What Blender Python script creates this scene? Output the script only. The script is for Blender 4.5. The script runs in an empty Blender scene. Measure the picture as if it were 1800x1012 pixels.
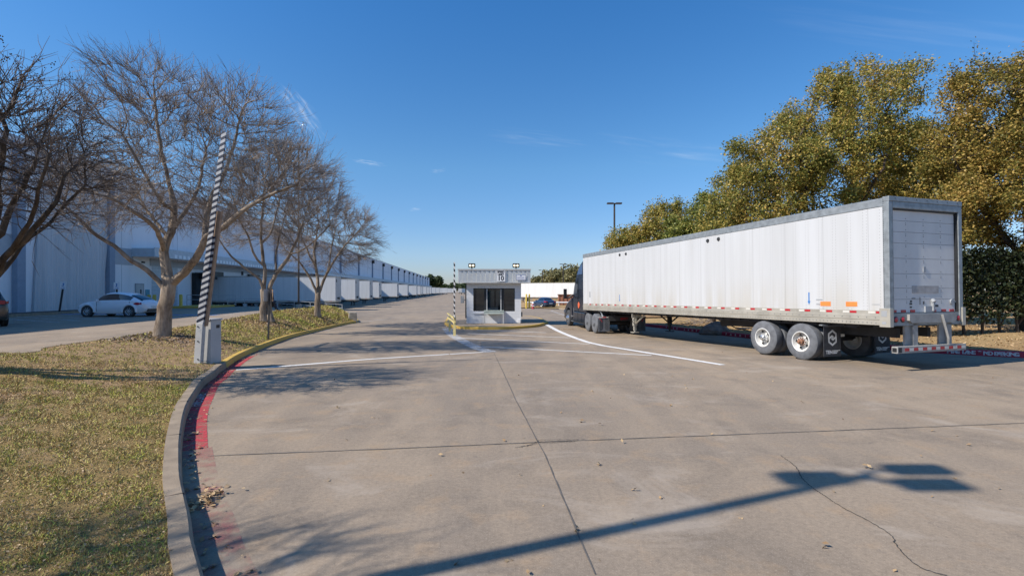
import bpy, math, random
import numpy as np
from mathutils import Vector, Matrix, Euler
R = math.radians
C = bpy.context.scene.collection
scene = bpy.context.scene
random.seed(7); RNG = np.random.default_rng(11)

# ------------------------------------------------------------------ camera
EYE = 1.88; F = 858.0; CX = 900.0; HY = 511.0
cam = bpy.data.cameras.new('camera'); camo = bpy.data.objects.new('camera', cam); C.objects.link(camo)
camo.location = (0, 0, EYE); camo.rotation_euler = (R(90), 0, 0)
cam.sensor_width = 36; cam.lens = 36 * F / 1800; cam.shift_y = 5.0 / 1800
cam.clip_start = 0.05; cam.clip_end = 6000
scene.camera = camo
# ------------------------------------------------------------------ world / sun
SUN_EL = 40.5
w = bpy.data.worlds.new('World'); scene.world = w; w.use_nodes = True
nt = w.node_tree; bg = nt.nodes['Background']
sky = nt.nodes.new('ShaderNodeTexSky'); sky.sky_type = 'NISHITA'; sky.sun_disc = False
sky.sun_elevation = R(SUN_EL); sky.sun_rotation = R(-111.8)
sky.air_density = 1.0; sky.dust_density = 0.35; sky.ozone_density = 1.3; sky.altitude = 200
SKY_SAT = nt.nodes.new('ShaderNodeHueSaturation'); SKY_SAT.inputs['Saturation'].default_value = 1.26
nt.links.new(sky.outputs[0], SKY_SAT.inputs['Color'])
# thin cirrus: real clouds of the sky, laid out by direction
def pxdir(px, py):
    v = Vector(((px - CX) / F, 1.0, (HY - py) / F)); v.normalize(); return v
tc = nt.nodes.new('ShaderNodeTexCoord')
def wmath(op, a, b=None, c=None):
    n = nt.nodes.new('ShaderNodeMath'); n.operation = op
    for i, v in enumerate((a, b, c)):
        if v is None: continue
        if isinstance(v, (int, float)): n.inputs[i].default_value = v
        else: nt.links.new(v, n.inputs[i])
    return n.outputs[0]
def wvec(op, a, b):
    n = nt.nodes.new('ShaderNodeVectorMath'); n.operation = op
    for i, v in enumerate((a, b)):
        if isinstance(v, (tuple, Vector)): n.inputs[i].default_value = tuple(v)
        else: nt.links.new(v, n.inputs[i])
    return n
zel = wvec('DOT_PRODUCT', tc.outputs['Generated'], (0, 0, 1)).outputs['Value']
nt.links.new(wmath('ADD', 0.92, wmath('MULTIPLY', wmath('MAXIMUM', zel, 0.0), 0.7)), SKY_SAT.inputs['Value'])
zr_ = nt.nodes.new('ShaderNodeValToRGB'); nt.links.new(zel, zr_.inputs[0])
el_ = zr_.color_ramp.elements; el_[0].position = 0.0; el_[0].color = (0.57, 0.645, 1.0, 1); el_[1].position = 0.55; el_[1].color = (0.46, 0.80, 1.0, 1)
e_ = el_.new(0.08); e_.color = (0.67, 0.76, 1.0, 1); e_ = el_.new(0.24); e_.color = (0.74, 0.90, 1.0, 1)
mt_ = nt.nodes.new('ShaderNodeMixRGB'); mt_.blend_type = 'MULTIPLY'; mt_.inputs[0].default_value = 1.0
nt.links.new(SKY_SAT.outputs[0], mt_.inputs[1]); nt.links.new(zr_.outputs[0], mt_.inputs[2]); prev = mt_.outputs[0]
def wisp(px, py, ang, la, lb, strength, seed, scale=9.0):
    global prev
    c = pxdir(px, py)
    right = Vector((c.y, -c.x, 0)).normalized(); up = right.cross(c)
    a = R(ang); ax = right * math.cos(a) + up * math.sin(a); bx = up * math.cos(a) - right * math.sin(a)
    d = wvec('SUBTRACT', tc.outputs['Generated'], c).outputs[0]
    u = wmath('DIVIDE', wvec('DOT_PRODUCT', d, ax).outputs['Value'], la)
    v = wmath('DIVIDE', wvec('DOT_PRODUCT', d, bx).outputs['Value'], lb)
    comb = nt.nodes.new('ShaderNodeCombineXYZ')
    nt.links.new(wmath('MULTIPLY', u, 1.3), comb.inputs[0]); nt.links.new(wmath('MULTIPLY', v, 2.6), comb.inputs[1]); comb.inputs[2].default_value = seed
    nz = nt.nodes.new('ShaderNodeTexNoise'); nz.inputs['Scale'].default_value = scale / 9; nz.inputs['Detail'].default_value = 6
    nz.inputs['Distortion'].default_value = 0.6
    nt.links.new(comb.outputs[0], nz.inputs['Vector'])
    nw = nt.nodes.new('ShaderNodeTexNoise'); nw.inputs['Scale'].default_value = 1.6; nw.inputs['Detail'].default_value = 3; nt.links.new(comb.outputs[0], nw.inputs['Vector'])
    r2 = wmath('ADD', wmath('ADD', wmath('MULTIPLY', u, u), wmath('MULTIPLY', v, v)), wmath('MULTIPLY', wmath('SUBTRACT', nw.outputs[0], 0.40), 2.4))
    fall = wmath('MAXIMUM', wmath('SUBTRACT', 1.0, r2), 0.0)
    dn = wmath('MULTIPLY', wmath('MAXIMUM', wmath('SUBTRACT', nz.outputs[0], 0.36), 0.0), 3.2)
    m = wmath('MINIMUM', wmath('MULTIPLY', wmath('MULTIPLY', wmath('POWER', fall, 1.8), dn), strength), 1.0)
    mx = nt.nodes.new('ShaderNodeMixRGB'); mx.inputs[2].default_value = (5.6, 6.3, 7.2, 1)
    nt.links.new(m, mx.inputs[0]); nt.links.new(prev, mx.inputs[1]); prev = mx.outputs[0]
wisp(530, 200, -50, 0.060, 0.026, 0.50, 3.1)
wisp(648, 286, -5, 0.036, 0.006, 0.65, 5.0)
wisp(770, 300, 10, 0.018, 0.006, 0.35, 8.0)
wisp(730, 368, 5, 0.016, 0.006, 0.35, 9.0)
wisp(1180, 265, -12, 0.16, 0.035, 0.14, 12.0)
wisp(940, 245, -8, 0.14, 0.02, 0.10, 15.0)
wisp(1600, 60, -25, 0.30, 0.04, 0.06, 19.0)
wisp(370, 165, -20, 0.08, 0.02, 0.45, 21.0)
nt.links.new(prev, bg.inputs['Color']); bg.inputs['Strength'].default_value = 0.110
sd = bpy.data.lights.new('sun', 'SUN'); sd.energy = 5.0; sd.angle = R(0.53); sd.color = (1.0, 0.935, 0.85)
so = bpy.data.objects.new('sun', sd); C.objects.link(so)
ce, se = math.cos(R(SUN_EL)), math.sin(R(SUN_EL))
so.rotation_euler = Vector((0.928 * ce, 0.371 * ce, -se)).to_track_quat('-Z', 'Y').to_euler()
so.location = (-30, -12, 40)
vs = scene.view_settings; vs.view_transform = 'Standard'; vs.look = 'None'; vs.gamma = 1; vs.use_curve_mapping = False
vs.exposure = 0.35

# ------------------------------------------------------------------ ground height
def ss(a, b, x):
    t = min(1, max(0, (x - a) / (b - a))); return t * t * (3 - 2 * t)
def gz(x, y):
    base = -0.35 * ss(8, 28, y) - 0.15 * ss(28, 70, y)
    d = -(x + 6.9 + 0.13 * (min(max(y, 0), 45) - 11))
    L = ss(0.5, 5.5, d)
    lot = 0.3 - 0.8 * ss(37, 58, y) * ss(0, 14, x + 37)
    if y > 58: lot = -0.5
    elif y > 37: lot += (0.3 - 0.8 * ss(49.5, 54, y) - lot) * (1 - ss(-26, -19, x))
    return base * (1 - L) + lot * L
def at(px, py, lift=0.0):
    y = 10.0
    for _ in range(60):
        x = (px - CX) / F * y
        y = 0.5 * y + 0.5 * (EYE - gz(x, y) - lift) * F / (py - HY)
    x = (px - CX) / F * y
    return Vector((x, y, gz(x, y) + lift))
def ax_at(px, y): return (px - CX) / F * y

# ------------------------------------------------------------------ materials
class NT:
    def __init__(s, name, rough=0.7, metal=0.0, spec=0.5):
        s.m = bpy.data.materials.new(name); s.m.use_nodes = True
        s.t = s.m.node_tree; s.b = s.t.nodes['Principled BSDF']
        s.b.inputs['Roughness'].default_value = rough; s.b.inputs['Metallic'].default_value = metal
        s.b.inputs['Specular IOR Level'].default_value = spec
        s._c = None
    def coord(s, kind='Object'):
        if s._c is None: s._c = s.t.nodes.new('ShaderNodeTexCoord')
        return s._c.outputs[kind]
    def link(s, a, b): s.t.links.new(a, b)
    def put(s, v, sock):
        if isinstance(v, (int, float)): sock.default_value = v
        elif isinstance(v, (tuple, list)):
            sock.default_value = tuple(v) + ((1,) if len(v) == 3 and sock.type == 'RGBA' else ())
        else: s.link(v, sock)
    def math(s, op, a, b=None, c=None, clamp=False):
        n = s.t.nodes.new('ShaderNodeMath'); n.operation = op; n.use_clamp = clamp
        for i, v in enumerate((a, b, c)):
            if v is not None: s.put(v, n.inputs[i])
        return n.outputs[0]
    def mix(s, f, a, b, mode='MIX'):
        n = s.t.nodes.new('ShaderNodeMixRGB'); n.blend_type = mode
        s.put(f, n.inputs[0]); s.put(a, n.inputs[1]); s.put(b, n.inputs[2]); return n.outputs[0]
    def map(s, scale=(1, 1, 1), vec=None, loc=(0, 0, 0), rot=(0, 0, 0)):
        n = s.t.nodes.new('ShaderNodeMapping'); n.inputs['Scale'].default_value = scale
        n.inputs['Location'].default_value = loc; n.inputs['Rotation'].default_value = rot
        s.link(vec or s.coord(), n.inputs['Vector']); return n.outputs[0]
    def noise(s, scale, detail=4, vec=None, rough=0.55, dist=0.0):
        n = s.t.nodes.new('ShaderNodeTexNoise'); n.inputs['Scale'].default_value = scale
        n.inputs['Detail'].default_value = detail; n.inputs['Roughness'].default_value = rough; n.inputs['Distortion'].default_value = dist
        s.link(vec or s.coord(), n.inputs['Vector']); return n.outputs[0]
    def ramp(s, f, a, b):
        n = s.t.nodes.new('ShaderNodeMapRange'); n.inputs[1].default_value = a; n.inputs[2].default_value = b
        s.link(f, n.inputs[0]); return n.outputs[0]
    def sep(s, vec=None):
        n = s.t.nodes.new('ShaderNodeSeparateXYZ'); s.link(vec or s.coord(), n.inputs[0]); return n.outputs
    def bump(s, h, strength=0.3, dist=0.02):
        n = s.t.nodes.new('ShaderNodeBump'); n.inputs['Strength'].default_value = strength; n.inputs['Distance'].default_value = dist
        s.link(h, n.inputs['Height']); s.link(n.outputs[0], s.b.inputs['Normal'])
    def color(s, v): s.put(v, s.b.inputs['Base Color']); return s.m
def pm(name, col, rough=0.6, metal=0.0, var=0.12, scale=3.0, bump=0.0, bscale=60, spec=0.5):
    s = NT(name, rough, metal, spec)
    n = s.noise(scale, 5)
    d = tuple(max(0, c * (1 - var)) for c in col); l = tuple(min(1, c * (1 + var)) for c in col)
    s.color(s.mix(s.ramp(n, 0.3, 0.7), d, l))
    if bump: s.bump(s.noise(bscale, 4), bump, 0.01)
    return s.m
def island_random(s):
    g = s.t.nodes.new('ShaderNodeNewGeometry'); return g.outputs['Random Per Island']

M = {}
# concrete pavement
def concrete_mat(name, a, b, c):
    s = NT(name, 0.82, spec=0.25)
    big = s.noise(0.16, 6, rough=0.62, dist=0.7); mid = s.noise(0.9, 7, rough=0.68, dist=0.4); fine = s.noise(24, 6, rough=0.85); grit = s.noise(95, 3, rough=0.7)
    streak = s.noise(0.8, 5, vec=s.map((1.6, 0.22, 1)), rough=0.6, dist=0.5)
    col = s.mix(s.ramp(big, 0.36, 0.64), a, b)
    col = s.mix(s.math('MULTIPLY', s.ramp(streak, 0.45, 0.70), 0.6), col, c)
    col = s.mix(s.math('MULTIPLY', s.ramp(mid, 0.50, 0.70), 0.6), col, tuple(x * 0.70 for x in b))
    warm = s.noise(2.3, 5, rough=0.6)
    col = s.mix(s.math('MULTIPLY', s.ramp(warm, 0.54, 0.7), 0.5), col, (0.34, 0.235, 0.14))
    spots = s.noise(5.5, 3, rough=0.5)
    col = s.mix(s.math('MULTIPLY', s.ramp(spots, 0.68, 0.74), 0.30), col, (0.12, 0.10, 0.09))
    col = s.mix(s.ramp(fine, 0.3, 0.7), s.mix(1.0, col, (0.74, 0.74, 0.74), 'MULTIPLY'), s.mix(1.0, col, (1.26, 1.26, 1.26), 'MULTIPLY'))
    col = s.mix(s.math('MULTIPLY', s.ramp(grit, 0.58, 0.66), 0.5), col, (0.50, 0.42, 0.33))
    lite = s.noise(0.55, 7, vec=s.map((1, 1.6, 1), loc=(31, 7, 0)), rough=0.7, dist=0.8)
    col = s.mix(s.math('MULTIPLY', s.ramp(lite, 0.55, 0.66), 0.45), col, (0.40, 0.335, 0.265))
    pits = s.noise(60, 2, vec=s.map((1, 1, 1), loc=(3, 9, 0)))
    col = s.mix(s.math('MULTIPLY', s.ramp(pits, 0.66, 0.72), 0.55), col, (0.10, 0.085, 0.07))
    s.bump(s.math('ADD', s.math('MULTIPLY', fine, 0.6), grit), 0.35, 0.004)
    return s.color(col)
M['concrete'] = concrete_mat('concrete', (0.285, 0.219, 0.152), (0.205, 0.166, 0.127), (0.355, 0.272, 0.186))
M['kerb'] = pm('kerb_concrete', (0.275, 0.21, 0.142), 0.85, var=0.22, scale=5, bump=0.4, bscale=80)
def worn(name, paint, under, scale=14, lo=0.3, hi=0.5):
    s = NT(name, 0.7, spec=0.3); n = s.noise(scale, 7, rough=0.75); n2 = s.noise(1.7, 4)
    f = s.ramp(s.math('ADD', s.math('MULTIPLY', n, 0.65), s.math('MULTIPLY', n2, 0.35)), lo, hi)
    s.bump(s.noise(90, 3), 0.25, 0.004)
    if under is None:      # paint worn through to the pavement below
        s.color(s.mix(s.ramp(n, 0.4, 0.8), tuple(x * 0.82 for x in paint), paint))
        tr = s.t.nodes.new('ShaderNodeBsdfTransparent'); mx = s.t.nodes.new('ShaderNodeMixShader'); s.link(f, mx.inputs[0]); s.link(tr.outputs[0], mx.inputs[1]); s.link(s.b.outputs[0], mx.inputs[2])
        s.link(mx.outputs[0], s.t.nodes['Material Output'].inputs[0]); return s.m
    return s.color(s.mix(f, under, s.mix(s.ramp(n, 0.4, 0.8), tuple(x * 0.85 for x in paint), paint)))
M['yellow_kerb'] = worn('yellow_kerb_paint', (0.62, 0.40, 0.085), (0.36, 0.29, 0.2), 9, 0.30, 0.44)
M['red_kerb'] = worn('red_kerb_paint', (0.42, 0.035, 0.06), (0.28, 0.12, 0.11), 12, 0.25, 0.40)
M['red_stripe'] = worn('red_stripe_paint', (0.56, 0.055, 0.07), None, 11, 0.38, 0.58)
M['red_faded'] = worn('faded_red_paint', (0.46, 0.17, 0.15), None, 6, 0.46, 0.72)
M['white_line'] = worn('white_road_paint', (0.78, 0.76, 0.72), None, 30, 0.30, 0.46)
M['faded_line'] = worn('faded_white_paint', (0.62, 0.60, 0.57), None, 20, 0.34, 0.60)
M['blue_line'] = worn('blue_road_paint', (0.10, 0.22, 0.50), None, 12, 0.34, 0.52)
M['joint'] = pm('joint_sealant', (0.115, 0.10, 0.084), 0.9, var=0.4, scale=4)
M['crackm'] = pm('crack_shadow', (0.04, 0.036, 0.032), 0.9, var=0.3, scale=4)
def lawn_mat(name, tan, green, soil, gbias=0.0):
    s = NT(name, 0.95, spec=0.1)
    a = s.noise(0.55, 6, rough=0.65, dist=0.6); b = s.noise(3.2, 6, rough=0.7); c = s.noise(42, 5, rough=0.8); d = s.noise(0.28, 5, vec=s.map((1, 1, 1), loc=(13, 5, 0)), rough=0.6)
    col = s.mix(s.ramp(s.math('ADD', s.math('MULTIPLY', a, 0.6), s.math('MULTIPLY', b, 0.4)), 0.50 - gbias, 0.62 - gbias), tan, green)
    col = s.mix(s.ramp(s.math('ADD', s.math('MULTIPLY', d, 0.7), s.math('MULTIPLY', b, 0.3)), 0.50, 0.58), col, soil)
    yy = s.sep()[1]; band = s.math('MULTIPLY', s.math('MULTIPLY', s.ramp(yy, 8.8, 10.2), s.ramp(yy, 17.5, 14.0)), s.ramp(b, 0.40, 0.52))
    col = s.mix(band, col, soil)
    col = s.mix(s.ramp(c, 0.25, 0.75), s.mix(1.0, col, (0.5, 0.5, 0.5), 'MULTIPLY'), s.mix(1.0, col, (1.45, 1.45, 1.45), 'MULTIPLY'))
    s.bump(s.math('ADD', c, s.math('MULTIPLY', b, 2.0)), 0.9, 0.03)
    return s.color(col)
M['lawn'] = lawn_mat('dry_lawn', (0.30, 0.205, 0.085), (0.13, 0.14, 0.035), (0.36, 0.24, 0.14))
M['lawn_r'] = lawn_mat('leaf_strewn_lawn', (0.40, 0.27, 0.13), (0.22, 0.19, 0.07), (0.30, 0.18, 0.09), -0.04)
M['mulch'] = pm('mulch', (0.09, 0.06, 0.04), 0.95, var=0.5, scale=12, bump=0.8, bscale=30)
# paints and metals
M['white'] = pm('white_paint', (0.76, 0.76, 0.76), 0.45, var=0.04)
M['wallw'] = NT('white_tilt_wall', 0.85, spec=0.2)
s = M['wallw']; n = s.noise(0.7, 5, vec=s.map((1, 1, 0.12)), rough=0.6)
M['wallw'] = s.color(s.mix(s.ramp(n, 0.3, 0.75), (0.74, 0.75, 0.765), (0.84, 0.84, 0.845)))
M['band'] = pm('grey_band_paint', (0.42, 0.45, 0.475), 0.85, var=0.05)
M['pil'] = pm('pilaster_blue_grey', (0.27, 0.32, 0.39), 0.85, var=0.06)
s = NT('ribbed_light_patch', 0.55, spec=0.4)  # tone of the reflected-light patch, put into a ribbed surface
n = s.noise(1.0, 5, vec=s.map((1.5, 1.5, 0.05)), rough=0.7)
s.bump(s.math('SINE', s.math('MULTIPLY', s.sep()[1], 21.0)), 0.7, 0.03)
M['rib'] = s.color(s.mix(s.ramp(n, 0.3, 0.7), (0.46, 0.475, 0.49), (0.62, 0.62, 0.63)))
M['roof'] = pm('roof_membrane', (0.5, 0.5, 0.5), 0.9)
M['canopy'] = pm('canopy_metal', (0.46, 0.52, 0.56), 0.5, var=0.08)
M['skylight'] = pm('canopy_translucent', (0.72, 0.78, 0.82), 0.4)
M['black'] = pm('black_paint', (0.012, 0.013, 0.015), 0.5, var=0.2)
M['rubber'] = pm('rubber', (0.045, 0.047, 0.052), 0.82, var=0.3, scale=9, bump=0.3)
M['rubber_dusty'] = pm('dusty_rubber', (0.115, 0.12, 0.13), 0.85, var=0.25, scale=6, bump=0.25)
M['dark'] = pm('dark_steel', (0.035, 0.036, 0.038), 0.6, metal=0.2, var=0.3)
M['galv'] = pm('galvanised_steel', (0.245, 0.265, 0.275), 0.5, metal=0.35, var=0.22, scale=7)
M['grey'] = pm('grey_paint', (0.30, 0.31, 0.32), 0.55, var=0.1)
M['lgrey'] = pm('light_grey_paint', (0.44, 0.44, 0.43), 0.5, var=0.1, scale=2.2)
M['alu'] = pm('aluminium_rail', (0.40, 0.375, 0.32), 0.42, metal=0.3, var=0.16, scale=2.5)
M['bumper'] = pm('weathered_bumper_grey', (0.27, 0.262, 0.245), 0.55, var=0.2, scale=5)
M['rim'] = pm('white_wheel_rim', (0.60, 0.59, 0.56), 0.45, var=0.14, scale=8)
M['chrome'] = pm('bright_metal', (0.62, 0.64, 0.66), 0.25, metal=0.9, var=0.1)
M['rust'] = pm('rusty_hub', (0.22, 0.105, 0.06), 0.8, var=0.5, scale=20)
M['navy'] = pm('navy_truck_paint', (0.010, 0.014, 0.024), 0.22, metal=0.2, var=0.1, spec=0.7)
M['navy_top'] = pm('navy_fairing', (0.05, 0.09, 0.18), 0.25, metal=0.1, spec=0.7)
M['yellow'] = pm('yellow_paint', (0.62, 0.43, 0.06), 0.5, var=0.15, scale=8)
M['paleyellow'] = pm('pale_yellow_paint', (0.60, 0.50, 0.22), 0.5, var=0.15, scale=8)
M['red'] = pm('red_reflector', (0.42, 0.02, 0.03), 0.3, var=0.1)
M['whiteref'] = pm('white_reflector', (0.55, 0.53, 0.48), 0.35, var=0.08)
M['orange'] = pm('orange_sticker', (0.72, 0.22, 0.05), 0.5)
M['bluea'] = pm('blue_sticker', (0.03, 0.16, 0.42), 0.5)
M['glass'] = pm('dark_glass', (0.012, 0.015, 0.018), 0.06, var=0.1, spec=0.8)
M['carglass'] = pm('car_glass', (0.01, 0.013, 0.018), 0.05, var=0.1, spec=0.8)
M['carwhite'] = pm('white_car_paint', (0.78, 0.78, 0.79), 0.18, var=0.02, spec=0.6)
M['cargrey'] = pm('grey_brown_car_paint', (0.10, 0.088, 0.08), 0.2, metal=0.5, var=0.05, spec=0.6)
M['carblue'] = pm('blue_car_paint', (0.035, 0.065, 0.13), 0.22, metal=0.3, var=0.05, spec=0.6)
M['tail'] = pm('tail_lamp', (0.40, 0.012, 0.03), 0.2)
M['plate'] = pm('plate', (0.62, 0.64, 0.62), 0.4)
M['ink'] = pm('black_lettering', (0.015, 0.015, 0.018), 0.6)
M['inkw'] = pm('white_lettering', (0.72, 0.72, 0.70), 0.7, var=0.1)
M['inkf'] = worn('worn_white_lettering', (0.66, 0.60, 0.58), (0.34, 0.10, 0.12), 18, 0.30, 0.50)
M['wood'] = pm('weathered_wood', (0.34, 0.22, 0.14), 0.8, var=0.25, scale=6)
M['brown'] = pm('rusty_steel_box', (0.30, 0.13, 0.075), 0.8, var=0.35, scale=5)
M['bronze'] = pm('dark_bronze_pole', (0.06, 0.045, 0.035), 0.5, metal=0.3, var=0.15)
M['stone'] = pm('concrete_block', (0.36, 0.32, 0.26), 0.9, var=0.25, scale=4, bump=0.5, bscale=25)
M['boulder'] = pm('boulder', (0.20, 0.16, 0.13), 0.9, var=0.4, scale=4, bump=0.6, bscale=18)
s = NT('house_block_wall', 0.8, spec=0.25)
bt = s.t.nodes.new('ShaderNodeTexBrick'); s.link(s.map((1, 1, 1), rot=(R(90), 0, 0)), bt.inputs['Vector'])
bt.inputs['Scale'].default_value = 1.0; bt.inputs['Brick Width'].default_value = 0.4; bt.inputs['Row Height'].default_value = 0.2
bt.inputs['Mortar Size'].default_value = 0.008; bt.inputs['Color1'].default_value = (0.68, 0.69, 0.69, 1); bt.inputs['Color2'].default_value = (0.65, 0.66, 0.665, 1); bt.inputs['Mortar'].default_value = (0.58, 0.59, 0.60, 1)
s.bump(bt.outputs['Fac'], -0.4, 0.008); M['block'] = s.color(bt.outputs['Color'])
# striped arm
def stripe(name, period, slope, a, b, duty=0.5):
    s = NT(name, 0.45); o = s.sep()
    v = s.math('FRACT', s.math('DIVIDE', s.math('ADD', o[2], s.math('MULTIPLY', o[0], slope)), period))
    n = s.noise(30, 4)
    return s.color(s.mix(s.math('GREATER_THAN', v, duty), a, s.mix(s.ramp(n, 0.3, 0.7), b, tuple(x * 0.85 for x in b))))
M['stripe'] = stripe('navy_white_stripes', 0.150, -0.62, (0.013, 0.019, 0.04), (0.48, 0.48, 0.485))
M['stripe2'] = stripe('black_white_stripes', 0.26, 1.2, (0.015, 0.015, 0.02), (0.72, 0.70, 0.66))
# trailer side skin
s = NT('trailer_side_skin', 0.38, spec=0.45); o = s.sep()
u = s.math('FRACT', s.math('DIVIDE', o[1], 0.406))
z = s.math('FRACT', s.math('DIVIDE', o[2], 0.075))
dot = s.math('LESS_THAN', z, 0.34)
def near(v, c, wd): return s.math('LESS_THAN', s.math('ABSOLUTE', s.math('SUBTRACT', v, c)), wd)
riv = s.math('MULTIPLY', s.math('MAXIMUM', near(u, 0.30, 0.014), near(u, 0.52, 0.014)), dot)
seam = near(s.math('FRACT', s.math('DIVIDE', o[1], 1.218)), 0.40, 0.004)
nz = s.noise(1.0, 6, vec=s.map((1, 2.2, 0.16)), rough=0.6); nb = s.noise(0.7, 3)
col = s.mix(s.ramp(nz, 0.35, 0.75), (0.505, 0.51, 0.515), (0.44, 0.44, 0.435))
dirt = s.math('MULTIPLY', s.math('MULTIPLY', s.ramp(o[2], 2.4, 1.2), s.ramp(nz, 0.42, 0.62)), 0.5)
col = s.mix(dirt, col, (0.40, 0.35, 0.26))
tone = s.math('MODULO', s.math('FLOOR', s.math('DIVIDE', o[1], 1.218)), 3.0)
col = s.mix(s.math('MULTIPLY', tone, 0.05), col, (0.40, 0.405, 0.41))
col = s.mix(s.math('MULTIPLY', s.math('MAXIMUM', riv, seam), 0.62), col, (0.16, 0.15, 0.14))
s.bump(s.math('ADD', s.math('MULTIPLY', near(u, 0.41, 0.13), 0.35), nb), 0.25, 0.012)
M['skin'] = s.color(col)
s = NT('dock_trailer_skin', 0.5, spec=0.3); o = s.sep(); nz = s.noise(1.2, 5, vec=s.map((1, 2, 0.2)))
sm = s.math('LESS_THAN', s.math('FRACT', s.math('DIVIDE', o[1], 1.22)), 0.02)
M['skin2'] = s.color(s.mix(s.math('MULTIPLY', sm, 0.4), s.mix(s.ramp(nz, 0.35, 0.7), (0.70, 0.70, 0.685), (0.60, 0.60, 0.58)), (0.3, 0.3, 0.3)))
s = NT('roll_door', 0.5, spec=0.35); o = s.sep(); nz = s.noise(1.3, 6, vec=s.map((1, 1, 0.5)), rough=0.65)
M['door'] = s.color(s.mix(s.ramp(nz, 0.35, 0.75), (0.62, 0.60, 0.57), (0.52, 0.505, 0.48)))
# bark
def bark(name, a, b, sc=9):
    s = NT(name, 0.9, spec=0.15)
    n = s.noise(sc, 6, vec=s.map((1, 1, 0.25)), rough=0.7); n2 = s.noise(1.5, 4)
    s.bump(n, 0.8, 0.03)
    return s.color(s.mix(s.ramp(s.math('ADD', s.math('MULTIPLY', n, 0.6), s.math('MULTIPLY', n2, 0.4)), 0.38, 0.62), a, b))
M['bark'] = bark('grey_brown_bark', (0.13, 0.095, 0.068), (0.40, 0.325, 0.25))
M['bark_d'] = bark('dark_bark', (0.035, 0.026, 0.02), (0.125, 0.095, 0.072))
M['twig'] = pm('twig', (0.25, 0.205, 0.17), 0.85, var=0.4, scale=6)
M['twig_d'] = pm('dark_twig', (0.13, 0.10, 0.083), 0.85, var=0.4, scale=6)
def leafmat(name, cols, trans=0.25):
    s = NT(name, 0.55, spec=0.35); r = island_random(s)
    cr = s.t.nodes.new('ShaderNodeValToRGB'); cr.color_ramp.interpolation = 'LINEAR'
    e = cr.color_ramp.elements
    while len(e) < len(cols): e.new(0.5)
    for i, (p, c) in enumerate(cols): e[i].position = p; e[i].color = (*c, 1)
    big = s.noise(0.45, 3)
    v = s.math('ADD', s.math('MULTIPLY', r, 0.62), s.math('MULTIPLY', s.ramp(big, 0.3, 0.7), 0.38))
    s.link(v, cr.inputs[0]); s.color(cr.outputs[0])
    tr = s.t.nodes.new('ShaderNodeBsdfTranslucent'); s.link(cr.outputs[0], tr.inputs[0])
    mx = s.t.nodes.new('ShaderNodeMixShader'); mx.inputs[0].default_value = trans
    out = s.t.nodes['Material Output']; s.link(s.b.outputs[0], mx.inputs[1]); s.link(tr.outputs[0], mx.inputs[2]); s.link(mx.outputs[0], out.inputs[0])
    return s.m
M['leaf'] = leafmat('autumn_oak_leaves', [(0, (0.06, 0.08, 0.016)), (0.3, (0.16, 0.175, 0.035)), (0.55, (0.33, 0.275, 0.06)), (0.8, (0.54, 0.38, 0.095)), (1, (0.58, 0.34, 0.10))], 0.32)
M['leaf_g'] = leafmat('green_yellow_leaves', [(0, (0.04, 0.065, 0.012)), (0.35, (0.12, 0.15, 0.03)), (0.7, (0.26, 0.26, 0.05)), (1, (0.36, 0.30, 0.07))])
M['leaf_o'] = leafmat('bronze_oak_leaves', [(0, (0.06, 0.075, 0.016)), (0.35, (0.18, 0.165, 0.035)), (0.65, (0.36, 0.255, 0.06)), (1, (0.55, 0.34, 0.095))], 0.3)
M['leaf_far'] = leafmat('far_tree_leaves', [(0, (0.08, 0.09, 0.035)), (0.5, (0.21, 0.19, 0.075)), (1, (0.34, 0.27, 0.12))])
M['leaf_farg'] = leafmat('far_green_leaves', [(0, (0.03, 0.05, 0.02)), (0.5, (0.07, 0.10, 0.035)), (1, (0.12, 0.14, 0.05))])
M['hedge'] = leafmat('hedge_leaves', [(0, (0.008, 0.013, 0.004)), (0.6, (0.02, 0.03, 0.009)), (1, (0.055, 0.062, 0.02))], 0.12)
M['litter'] = leafmat('dry_leaf_litter', [(0, (0.14, 0.085, 0.045)), (0.4, (0.34, 0.22, 0.11)), (0.8, (0.55, 0.39, 0.21)), (1, (0.70, 0.58, 0.40))], 0.1)
M['mulch_l'] = leafmat('brown_litter', [(0, (0.07, 0.05, 0.035)), (0.6, (0.20, 0.14, 0.10)), (1, (0.36, 0.28, 0.2))], 0.05)
M['grassb'] = leafmat('grass_blades', [(0, (0.13, 0.15, 0.035)), (0.3, (0.28, 0.25, 0.08)), (0.6, (0.50, 0.37, 0.18)), (1, (0.72, 0.58, 0.36))], 0.2)
s = NT('grass_blades', 0.7, spec=0.15); r = island_random(s)
n1 = s.noise(0.55, 6, rough=0.65, dist=0.6); n2 = s.noise(3.2, 6, rough=0.7); n3 = s.noise(0.28, 5, vec=s.map((1, 1, 1), loc=(13, 5, 0)), rough=0.6)
tanc = s.mix(r, (0.24, 0.15, 0.05), (0.74, 0.57, 0.30)); grc = s.mix(r, (0.12, 0.14, 0.022), (0.50, 0.50, 0.10)); soc = s.mix(r, (0.30, 0.18, 0.08), (0.66, 0.46, 0.24))
f = s.ramp(s.math('ADD', s.math('MULTIPLY', n1, 0.6), s.math('ADD', s.math('MULTIPLY', n2, 0.4), s.math('MULTIPLY', s.math('SUBTRACT', r, 0.5), 0.22))), 0.455, 0.58)
M['grassb'] = s.color(s.mix(s.ramp(n3, 0.54, 0.66), s.mix(f, tanc, grc), soc))
M['skinp'] = pm('skin', (0.40, 0.21, 0.14), 0.6, var=0.05)
M['denim'] = pm('dark_denim', (0.02, 0.03, 0.055), 0.85, var=0.2)
M['shirt'] = pm('dark_jacket', (0.03, 0.03, 0.035), 0.8, var=0.2)
M['shoe'] = pm('brown_shoe', (0.09, 0.04, 0.025), 0.6)
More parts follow.
